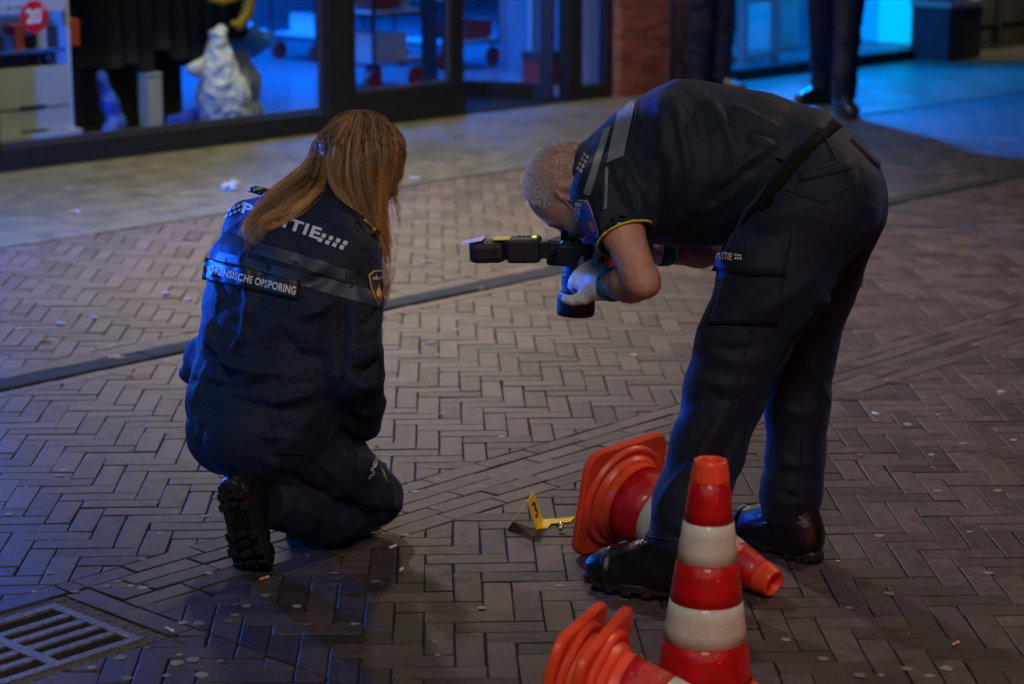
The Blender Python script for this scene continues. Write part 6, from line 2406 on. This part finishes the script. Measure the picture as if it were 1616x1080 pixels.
# ================================================================== the two officers standing behind
def officer(label, pos, face, feet, lean=(0, 0), sc=1.0):
    """standing figure; feet = two (offset x, offset y, toe angle) about pos"""
    fwd = np.array([math.cos(face), math.sin(face), 0])
    lft = np.array([-fwd[1], fwd[0], 0])
    o = thing('person', pos, label, 'person')
    P0 = np.asarray(pos, float)
    A = lambda f, l, z: P0 + fwd * f + lft * l + ZV * z * sc
    fl, fr = [P0 + np.array([a, b, 0]) for a, b, c in feet]
    hip = (fl + fr) / 2 * 0.6 + P0 * 0.4 + ZV * 0.93 * sc
    che = hip + ZV * 0.38 * sc + np.array([*lean, 0]) * 0.5
    nk = hip + ZV * 0.60 * sc + np.array([*lean, 0])
    hd = nk + ZV * 0.16 * sc + fwd * 0.03
    HMo = frame(fwd, ZV)
    sL, sR = nk + lft * 0.19 - ZV * 0.08, nk - lft * 0.19 - ZV * 0.08
    eL, eR = sL + lft * 0.06 - ZV * 0.29 - fwd * 0.03, sR - lft * 0.06 - ZV * 0.29 - fwd * 0.03
    hL, hR = eL + fwd * 0.15 - lft * 0.10 - ZV * 0.18, eR + fwd * 0.15 + lft * 0.10 - ZV * 0.18
    kL, kR = (hip + lft * 0.10) * 0.48 + fl * 0.52 + fwd * 0.03, (hip - lft * 0.10) * 0.48 + fr * 0.52 + fwd * 0.03
    kL[2] = kR[2] = 0.49 * sc
    hcs = [hand_chains(h, frame(fwd * 0.8 - ZV * 0.6 + s_ * -lft * 0.3, lft * s_), int(s_), 0.35, 1.0) for h, s_ in ((hL, 1), (hR, -1))]

    def fb(P):
        d = head_sdf(P, hd, HMo, 1.0)
        d = smin(d, cap(P, hd - ZV * 0.06, nk - ZV * 0.04, 0.055, 0.06), 0.03)
        d = smin(d, chain(P, [nk - ZV * 0.06, che, hip], [0.08, 0.12, 0.11], 0.05, lft, 1.25), 0.04)
        for s_, e_, h_, hc in ((sL, eL, hL, hcs[0]), (sR, eR, hR, hcs[1])):
            d = smin(d, smin(chain(P, [s_, e_, h_], [0.05, 0.04, 0.03], 0.02), hand_sdf(P, hc), 0.015), 0.03)
        for k_, f_, s_ in ((kL, fl, 1), (kR, fr, -1)):
            d = smin(d, chain(P, [hip + lft * 0.09 * s_, k_, f_ + ZV * 0.25, f_ + ZV * 0.1], [0.08, 0.055, 0.045, 0.04], 0.03), 0.03)
        return d
    lo, hi = bounds([hd, fl, fr, hL, hR, eL, eR, hip], 0.22)
    V, F = sdf_mesh(fb, lo, hi, 0.012)
    mesh_obj('body', V, F, M['skin'], o, smooth=True)

    def ft(P):
        d = cap(P, hip + ZV * 0.10, hip, 0.14, 0.14, lft, 1.2)
        for k_, f_, s_ in ((kL, fl, 1), (kR, fr, -1)):
            l = chain(P, [hip + lft * 0.09 * s_ - ZV * 0.05, k_, f_ + ZV * 0.25, f_ + ZV * 0.12], [0.108, 0.082, 0.080, 0.074], 0.02)
            d = smin(d, l, 0.03)
        return np.maximum(d, 0.105 - P[:, 2])
    V, F = sdf_mesh(ft, lo, hi, 0.012)
    N = normals(V, F)
    V = cloth_noise(V, N, (0, 0, 1), 0.010, 11, 5, P0[0] * 7)
    mesh_obj('trousers', V, F, M['trouser'], o, smooth=True)

    def fj(P):
        d = chain(P, [hip - ZV * 0.02, hip + ZV * 0.15, che, nk - ZV * 0.08], [0.155, 0.15, 0.165, 0.10], 0.05, lft, 1.3)
        d = smin(d, cap(P, nk - ZV * 0.05, nk + ZV * 0.03, 0.075, 0.066), 0.03)
        for s_, e_, h_ in ((sL, eL, hL), (sR, eR, hR)):
            d = smin(d, chain(P, [s_, e_, h_ * 0.9 + e_ * 0.1], [0.078, 0.066, 0.05], 0.02), 0.03)
        return np.maximum(d, (hip[2] - 0.10) - P[:, 2])
    V, F = sdf_mesh(fj, lo, hi, 0.012)
    N = normals(V, F)
    V = cloth_noise(V, N, (0, 0, 1), 0.008, 8, 4, P0[0] * 5)
    mesh_obj('jacket', V, F, M['navy'], o, smooth=True)
    MB().tube([hip + ZV * 0.0 + (math.cos(a) * fwd * 0.165 + math.sin(a) * lft * 0.208) for a in np.linspace(0, 2 * math.pi, 25)], 0.022, 8).build('belt', M['black'], o, smooth=True)
    V, F = sdf_mesh(lambda P: np.maximum(ell(P, hd + ZV * 0.045 - fwd * 0.015, (0.108, 0.108, 0.085)), hd[2] + 0.03 - P[:, 2]), hd - 0.2, hd + 0.2, 0.010)
    mesh_obj('hair', V, F, M['black'], o, smooth=True)
    for f_, (a, b, c), mr in ((fl, feet[0], 1), (fr, feet[1], -1)):
        boot(o, f_, (math.cos(c), math.sin(c), 0), ZV, 1.0, mr)
    return o


p2 = (gnd(1300, 166) + gnd(1330, 183)) / 2
officer('person in dark uniform standing before the blue window, legs apart, right of the other one', p2, R(-100),
        [(*(gnd(1331, 182) - p2)[:2], R(-80)), (*(gnd(1296, 164) - p2)[:2], R(-150))], sc=1.0)
p1 = gnd(1118, 150)
officer('person in dark uniform standing close beside the brick pier and rain pipe', p1, R(-60),
        [(0.085, 0.05, R(-40)), (-0.085, -0.03, R(-95))], sc=1.0)

# ================================================================== TRAFFIC CONES
def cone_profile(z):
    return 0.098 - (0.098 - 0.031) * (z - 0.045) / (0.52 - 0.045)


def rsq(h, r, n=6):
    P = []
    for cx, cy, a0 in ((h - r, h - r, 0), (-h + r, h - r, 90), (-h + r, -h + r, 180), (h - r, -h + r, 270)):
        for k in range(n + 1):
            a = R(a0 + 90 * k / n)
            P.append((cx + r * math.cos(a), cy + r * math.sin(a)))
    return P


def make_cone(loc, rot, label):
    c = thing('traffic_cone', loc, label, 'traffic cone', 'red and white traffic cones', rot)
    # foot: square plate with rounded corners, then round steps rising into the shell
    n = 28
    lev = [(rsq(0.138, 0.042), 0.002), (rsq(0.142, 0.046), 0.006), (rsq(0.142, 0.046), 0.017), (rsq(0.138, 0.046), 0.022)]
    V = [(x, y, z) for o, z in lev for x, y in o]
    F = [(i * n + k, i * n + (k + 1) % n, (i + 1) * n + (k + 1) % n, (i + 1) * n + k) for i in range(3) for k in range(n)]
    # join the square to a ring
    a0 = math.atan2(lev[3][0][0][1], lev[3][0][0][0])
    ang = [R(45 + (k - 3) * 360 / n) for k in range(n)]
    for r_, z in ((0.134, 0.0225), (0.132, 0.030), (0.127, 0.0345), (0.121, 0.0345), (0.117, 0.031), (0.113, 0.031), (0.1105, 0.040), (0.1065, 0.047), (0.102, 0.049), (0.098, 0.053), (cone_profile(0.075) + 0.004, 0.070)):
        V += [(r_ * math.cos(a), r_ * math.sin(a), z) for a in ang]
    L_ = len(V) // n
    F += [(i * n + k, i * n + (k + 1) % n, (i + 1) * n + (k + 1) % n, (i + 1) * n + k) for i in range(3, L_ - 1) for k in range(n)]
    # hollow underside
    k0 = len(V)
    for r_, z in ((0.118, 0.002), (0.110, 0.012), (0.088, 0.05), (0.026, 0.478)):
        V += [(r_ * math.cos(a), r_ * math.sin(a), z) for a in ang]
    F += [(k, k0 + k, k0 + (k + 1) % n, (k + 1) % n) for k in range(n)]
    F += [(k0 + i * n + k, k0 + (i + 1) * n + k, k0 + (i + 1) * n + (k + 1) % n, k0 + i * n + (k + 1) % n) for i in range(3) for k in range(n)]
    b = mesh_obj('base', V, F, M['cone'], c, smooth=True, local=True)
    b.data.set_sharp_from_angle(angle=R(35))
    prof = [(cone_profile(z), z) for z in np.linspace(0.062, 0.484, 10)]
    s_ = MB().lathe(prof, 48).build('shell', M['cone'], c, smooth=True, local=True)
    tp = [(cone_profile(0.480) + 0.0022, 0.480), (cone_profile(0.495) + 0.0026, 0.495), (0.0335, 0.514), (0.0325, 0.519), (0.030, 0.520), (0.0255, 0.519), (0.0235, 0.514), (0.022, 0.49), (0.0, 0.488)]
    t_ = MB().lathe(tp, 40).build('tip', M['cone'], c, smooth=True, local=True)
    edges = [0.070, 0.151, 0.2330, 0.315, 0.397, 0.479]
    for k in range(5):
        z0, z1 = edges[k] + 0.0006, edges[k + 1] - 0.0006
        pr = [(cone_profile(z0) + 0.0004, z0)] + [(cone_profile(z) + 0.0016, z) for z in np.linspace(z0 + 0.0005, z1 - 0.0005, 4)] + [(cone_profile(z1) + 0.0004, z1)]
        MB().lathe(pr, 48).build('band', M['conered'] if k % 2 == 0 else M['conewhite'], c, smooth=True, local=True)
    return c


def copy_tree(o, par=None):
    c = o.copy()
    C.objects.link(c)
    if par:
        c.parent = par
    for ch in list(o.children):
        copy_tree(ch, c)
    return c


def pose(c, axis, base, roll=0.0):
    """axis = the way the tip points; at roll 0 a lying cone rests on one straight edge of its foot"""
    z = nrm(axis)
    x = np.cross(ZV, z)
    x = nrm(x) if np.linalg.norm(x) > 0.05 else np.array([1.0, 0, 0])
    x = nrm(x - z * (x @ z))
    y = np.cross(z, x)
    x, y = x * math.cos(roll) + y * math.sin(roll), y * math.cos(roll) - x * math.sin(roll)
    c.rotation_mode = 'QUATERNION'
    c.rotation_quaternion = Matrix(np.stack([x, y, z], 1).tolist()).to_quaternion()
    c.location = Vector(base)


cone = make_cone((0, 0, 0), None, 'upright red and white traffic cone in the foreground before the bending person')
pose(cone, (0.010, 0.0, 1), gnd(1109, 1117), R(18))
# lying between the person's feet
tipp = gnd(1222, 944) + ZV * 0.030
c2 = copy_tree(cone)
c2['label'] = 'knocked over traffic cone lying behind the bending person\'s front boot'
h2 = nrm(np.array([0.69, -0.725, 0]))
ax_ = nrm(h2 * math.cos(R(12.5)) - ZV * math.sin(R(12.5)))
pose(c2, ax_, tipp - ax_ * 0.52 + ZV * 0.004, R(2))
# two nested cones lying in the foreground
c3 = copy_tree(cone)
c3['label'] = 'outermost of the two nested traffic cones lying in the near foreground, its foot leftmost'
h3 = nrm(np.array([0.93, -0.37, 0]))
ax3 = nrm(h3 * math.cos(R(13)) - ZV * math.sin(R(13)))
top3 = (gnd(882, 1004, 0.276) + gnd(934, 946, 0.276)) / 2
b3 = np.array([top3[0], top3[1], 0.140]) - h3 * 0.03
pose(c3, ax3, b3, R(-2))
c4 = copy_tree(cone)
c4['label'] = 'inner traffic cone pushed over the leftmost lying one, patched red and white'
pose(c4, ax3, b3 + ax3 * 0.056 + ZV * 0.004, R(5))

# ================================================================== EVIDENCE MARKER
apex = at(833, 784, 5.24)
lf = gnd(799, 838)
rf1, rf2 = gnd(846, 836), gnd(855, 822)
mk_ = thing('evidence_marker', gnd(830, 838), 'small yellow folded evidence marker with the number 3 and a ruler tab on the bricks', 'evidence marker')
dep = nrm(gnd(862, 812) - gnd(846, 838))        # the way the sheet runs back
wd = 0.084
a0 = gnd(846, 838)
a1 = a0 + dep * wd
l0 = gnd(799, 838)
l1 = l0 + dep * wd
t0 = at(826, 800, a0[1] - 0.005)
t0 = (a0 + l0) / 2 + ZV * 0.078 + np.array([0.014, 0, 0])
n_ = np.cross(t0 - l0, np.array(CAMP) - l0)       # the rear sheet is seen along its own plane
dep = nrm(np.cross(n_, ZV))
dep = dep if dep[1] > 0 else -dep
a1, l1 = a0 + dep * wd, l0 + dep * wd
t1 = t0 + dep * wd


def slab(mb, q, th=0.0016):
    q = [np.asarray(p, float) for p in q]
    n_ = nrm(np.cross(q[1] - q[0], q[3] - q[0])) * th
    return mb.hexa(q + [p + n_ for p in q])


slab(MB(), [a0 + ZV * 0.004, a1 + ZV * 0.004, t1, t0]).build('front_face', M['marker'], mk_)
slab(MB(), [l0 + ZV * 0.001, t0 - ZV * 0.002, t1 - ZV * 0.002, l1 + ZV * 0.001]).build('rear_face', M['marker'], mk_)
ex_ = nrm(gnd(903, 832) - gnd(858, 836))
rul = MB()
z2 = ZV * 0.003
slab(rul, [a0 + z2, a0 + ex_ * 0.030 + z2, a1 + ex_ * 0.034 + z2, a1 + z2])
tab = rul.build('ruler_tab', M['marker'], mk_)
s1 = a0 + dep * wd * 0.48 + ex_ * 0.0325
s2 = a1 + ex_ * 0.0345
slab(MB(), [s1 + z2, s1 + ex_ * 0.052 + z2, s2 + ex_ * 0.054 + z2, s2 + z2]).build('ruler_arm', M['marker'], mk_)
V2, F2 = text_shape('3', 0.012, 0)
fx, fy_ = a1 - a0, (t0 - a0)
nn_ = nrm(np.cross(fx, fy_))
if nn_ @ (np.array(CAMP) - a0) < 0:
    nn_ = -nn_
mesh_obj('digit', [a0 + ZV * 0.004 + fx * (0.26 + 0.46 * v[0]) + fy_ * (0.26 + 0.50 * v[1]) + nn_ * 0.0024 for v in V2], F2, M['ink'], mk_)
tick = MB()
for k in range(8):
    p = a0 + ex_ * (0.006 + 0.003 * k) + dep * 0.004 + ZV * 0.0052
    tick.box(p, ex_ * 0.0004, dep * (0.004 if k % 2 else 0.006), ZV * 0.0003)
for k in range(9):
    p = s2 + ex_ * (0.006 + 0.0045 * k) - dep * 0.006 + ZV * 0.0052
    tick.box(p, ex_ * 0.0005, dep * (0.003 if k % 2 else 0.0045), ZV * 0.0003)
tag(tick.build('ruler_ticks', M['ink'], mk_), kind='stuff')
cp = gnd(884, 841)
cs = thing('cartridge_case', cp, 'small spent metal cartridge case standing beside the yellow marker\'s ruler tab', 'cartridge case')
cax = nrm([0.20, 0.75, 0.62])
e1 = nrm(np.cross(cax, (1, 0.2, 0)))
e2 = np.cross(cax, e1)
def clathe(prof, name, m, par):
    V, F = [], []
    for r_, z_ in prof:
        for k in range(16):
            a = 2 * math.pi * k / 16
            V.append(cp + ZV * 0.008 + cax * z_ + r_ * (math.cos(a) * e1 + math.sin(a) * e2))
    for i in range(len(prof) - 1):
        for k in range(16):
            F.append((i * 16 + k, i * 16 + (k + 1) % 16, (i + 1) * 16 + (k + 1) % 16, (i + 1) * 16 + k))
    return mesh_obj(name, V, F, m, par, smooth=True)
clathe([(0, 0), (0.0062, 0), (0.0065, 0.0005), (0.0065, 0.0018), (0.0055, 0.0022), (0.0055, 0.0034), (0.0064, 0.004), (0.0062, 0.021), (0.0054, 0.021), (0.0054, 0.006), (0, 0.006)], 'case', M['brass'], cs)
clathe([(0, -0.0004), (0.0022, -0.0004), (0.0024, 0.0002)], 'primer', M['ink'], cs)

# ================================================================== LITTER AND GUM
gum_px = [(118, 934), (185, 918), (168, 926), (206, 925), (225, 928), (240, 926), (54, 934), (71, 933), (288, 983), (314, 984), (372, 971), (389, 957), (362, 981), (468, 957), (283, 1034), (304, 1042), (279, 1047), (348, 1044), (317, 1066), (232, 1023), (145, 1054), (190, 1038), (200, 1070), (262, 1067),
          (41, 769), (93, 751), (36, 690), (218, 733), (252, 842), (325, 815), (78, 905), (225, 883), (640, 778), (655, 776), (690, 757), (838, 913), (884, 925), (748, 1002), (792, 690), (640, 845), (528, 905), (592, 918),
          (1388, 846), (1322, 886), (1403, 937), (1494, 1055), (1467, 1067), (1357, 1066), (1390, 1066), (1431, 1056), (1470, 718), (1472, 738), (1358, 718), (1480, 775), (1575, 775), (1480, 655), (1600, 695), (1456, 628), (1580, 622), (1612, 605), (1432, 670), (1520, 495), (1440, 470), (1338, 505), (1350, 525), (1590, 480), (1560, 500), (1540, 545), (1330, 480), (1410, 340), (1436, 338), (1470, 395),
          (690, 560), (715, 545), (604, 600), (1000, 560), (1030, 540), (760, 455), (720, 520), (655, 418), (660, 352), (280, 425), (45, 466), (62, 420), (230, 388), (178, 437), (28, 518), (172, 547), (200, 568), (146, 553), (100, 742), (14, 812), (330, 905), (420, 940), (560, 985), (690, 1035), (760, 960), (1240, 1010), (1300, 1040), (1340, 960), (1560, 905), (1530, 840), (1520, 700), (1400, 600)]
GUM_AREAS = [(170, 925, 'above the storm drain grate'), (300, 985, 'right of the storm drain grate'), (300, 1055, 'below the storm drain grate'), (440, 945, 'below the kneeling person\'s boot'), (120, 770, 'in the left herringbone field'), (650, 775, 'on the diagonal band right of the kneeling person'),
             (600, 905, 'in the kneeling person\'s shadow'), (830, 915, 'between the marker and the front boot'), (740, 1000, 'left of the nested cones'), (700, 560, 'between the two people before the gutter'), (700, 390, 'on the far strip under the camera flash'), (60, 460, 'on the far strip at the left edge'), (240, 430, 'on the far strip left of the kneeling person'), (190, 560, 'along the gutter at the left'),
             (1010, 550, 'just left of the bending person\'s legs'), (1350, 500, 'behind the bending person\'s legs'), (1560, 490, 'on the band at the right edge'), (1430, 360, 'on the far strip at the right'), (1480, 650, 'right of the bending person above the lower corner'), (1480, 760, 'in the right herringbone field'), (1370, 860, 'right of the far boot'), (1540, 880, 'near the right edge by the lower corner'), (1430, 1060, 'in the lower right corner'), (1280, 1010, 'right of the upright cone')]
gsh = []
for s_ in range(5):
    rr = random.Random(s_)
    mb = MB()
    n = 12
    o = [(math.cos(2 * math.pi * k / n) * (1 + rr.uniform(-0.22, 0.22)), math.sin(2 * math.pi * k / n) * (1 + rr.uniform(-0.22, 0.22))) for k in range(n)]
    V = [(x, y, 0) for x, y in o] + [(x * 0.8, y * 0.8, 0.0008) for x, y in o]
    F = [tuple(n + k for k in range(n))] + [(k, (k + 1) % n, n + (k + 1) % n, n + k) for k in range(n)]
    me = bpy.data.meshes.new('gum_spot')
    me.from_pydata(V, [], F)
    me.materials.append(M['gum'])
    gsh.append(me)
for k, (x, y) in enumerate(gum_px):
    g = bpy.data.objects.new('gum_spot', gsh[k % 5])
    C.objects.link(g)
    p = gnd(x, y)
    g.location = (p[0], p[1], 0.0010)
    s_ = random.uniform(0.006, 0.013) * (1.15 if y > 900 else 1.0)
    g.scale = (s_, s_ * random.uniform(0.8, 1.2), 1)
    g.rotation_euler = (0, 0, random.uniform(0, 6))
    lm = min(GUM_AREAS, key=lambda q: (q[0] - x) ** 2 + 1.5 * (q[1] - y) ** 2)
    tag(g, 'pale flat gum spot ' + lm[2], 'gum spot', 'gum spots ' + lm[2])


def stub(x, y, ang, ln, r_, kind, label, group=None):
    p = gnd(x, y) + ZV * (r_ + 0.003)
    d = np.array([math.cos(ang), math.sin(ang), 0.0]) * ln / 2
    o = thing('cigarette_butt', p, label, 'cigarette butt', group)
    if kind == 'filter':
        MB().tube([p - d, p + d * 0.3], r_, 8).build('filter', M['filter'], o, smooth=True)
        MB().tube([p + d * 0.31, p + d], [r_ * 0.98, r_ * 0.8], 8).build('paper_end', M['paper'], o, smooth=True)
    else:
        MB().tube([p - d, p + d * 0.9, p + d], [r_, r_, r_ * 0.7], 8).build('paper_tube', M['paper'], o, smooth=True)
    return o


stub(417, 917, 0.9, 0.030, 0.0038, 'filter', 'orange cigarette butt just below the kneeling person\'s boot')
stub(268, 999, -0.75, 0.030, 0.0042, 'paper', 'white cigarette stub at the right edge of the storm drain')
stub(620, 867, 0.9, 0.026, 0.0038, 'paper', 'pale cigarette stub on the bricks below the kneeling person\'s knee')
stub(634, 903, 1.3, 0.018, 0.004, 'paper', 'short pale stub lying upright in a joint in the kneeling person\'s shadow')
stub(75, 542, 0.1, 0.04, 0.006, 'filter', 'orange cigarette butt on the far strip at the left, before the gutter')
stub(206, 596, 0.6, 0.030, 0.004, 'filter', 'orange cigarette butt just below the gutter, left of the kneeling person')
stub(118, 338, 0.1, 0.05, 0.008, 'filter', 'tan cigarette end on the pale pavement at the left')
stub(97, 515, -0.6, 0.042, 0.006, 'paper', 'white paper tube on the far brick strip at the left')
stub(150, 505, -0.5, 0.034, 0.005, 'paper', 'pale paper stub right of the white paper tube on the far strip')
stub(264, 467, -0.4, 0.036, 0.006, 'paper', 'bluish white stub left of the kneeling person\'s back panel')
stub(298, 476, -0.6, 0.030, 0.005, 'paper', 'white stub closest to the kneeling person\'s back on the far strip')
stub(638, 498, 0.2, 0.030, 0.004, 'filter', 'tan cigarette end just below the gutter between the two people')
stub(680, 544, 0.1, 0.034, 0.004, 'paper', 'white paper scrap on the bricks between the two people')
stub(1382, 657, -0.9, 0.026, 0.0045, 'paper', 'bright white stub right of the bending person\'s legs')
stub(1580, 622, 0.0, 0.022, 0.0045, 'paper', 'whitish stub near the right edge of the picture')
stub(1508, 1020, 0.8, 0.026, 0.0035, 'filter', 'orange cigarette butt at the lower right corner')
stub(698, 658, 0.2, 0.018, 0.0045, 'filter', 'small tan butt in the middle of the herringbone bricks')
stub(675, 416, 0.2, 0.045, 0.005, 'paper', 'yellowish scrap on the far strip right of the kneeling person\'s hand')
stub(655, 283, 0.1, 0.06, 0.005, 'paper', 'yellowish scrap on the pavement edge right of the kneeling person\'s head')
stub(590, 656, 0.1, 0.014, 0.005, 'paper', 'tiny white crumb beside the kneeling person\'s sleeve')


def wad(x, y, sx, sz, label, seed):
    p = gnd(x, y)
    o = thing('paper_tissue', p, label, 'tissue')
    V, F = sdf_mesh(lambda P: smin(cap(P, p + [-sx * 0.5, 0, sz * 0.3], p + [sx * 0.5, 0.01, sz * 0.3], sz * 0.35, sz * 0.3), cap(P, p + [0.0, 0, sz * 0.3], p + [sx * 0.12, 0.0, sz * 0.9], sz * 0.35, sz * 0.1), sz * 0.3), p - [sx + .03, .05, .01], p + [sx + .03, .06, sz * 1.6], 0.005)
    N = normals(V, F)
    V = V + N * (sz * 0.5 * (perlin(V * 45 + seed)))[:, None]
    V[:, 2] = np.maximum(V[:, 2], 0.002)
    return mesh_obj('paper', V, F, M['paper'], o)


wad(366, 301, 0.055, 0.06, 'crumpled white tissue on the pale pavement behind the kneeling person\'s shoulder', 3)
wad(185, 568, 0.05, 0.018, 'crumpled pale paper on the gutter left of the kneeling person', 9)
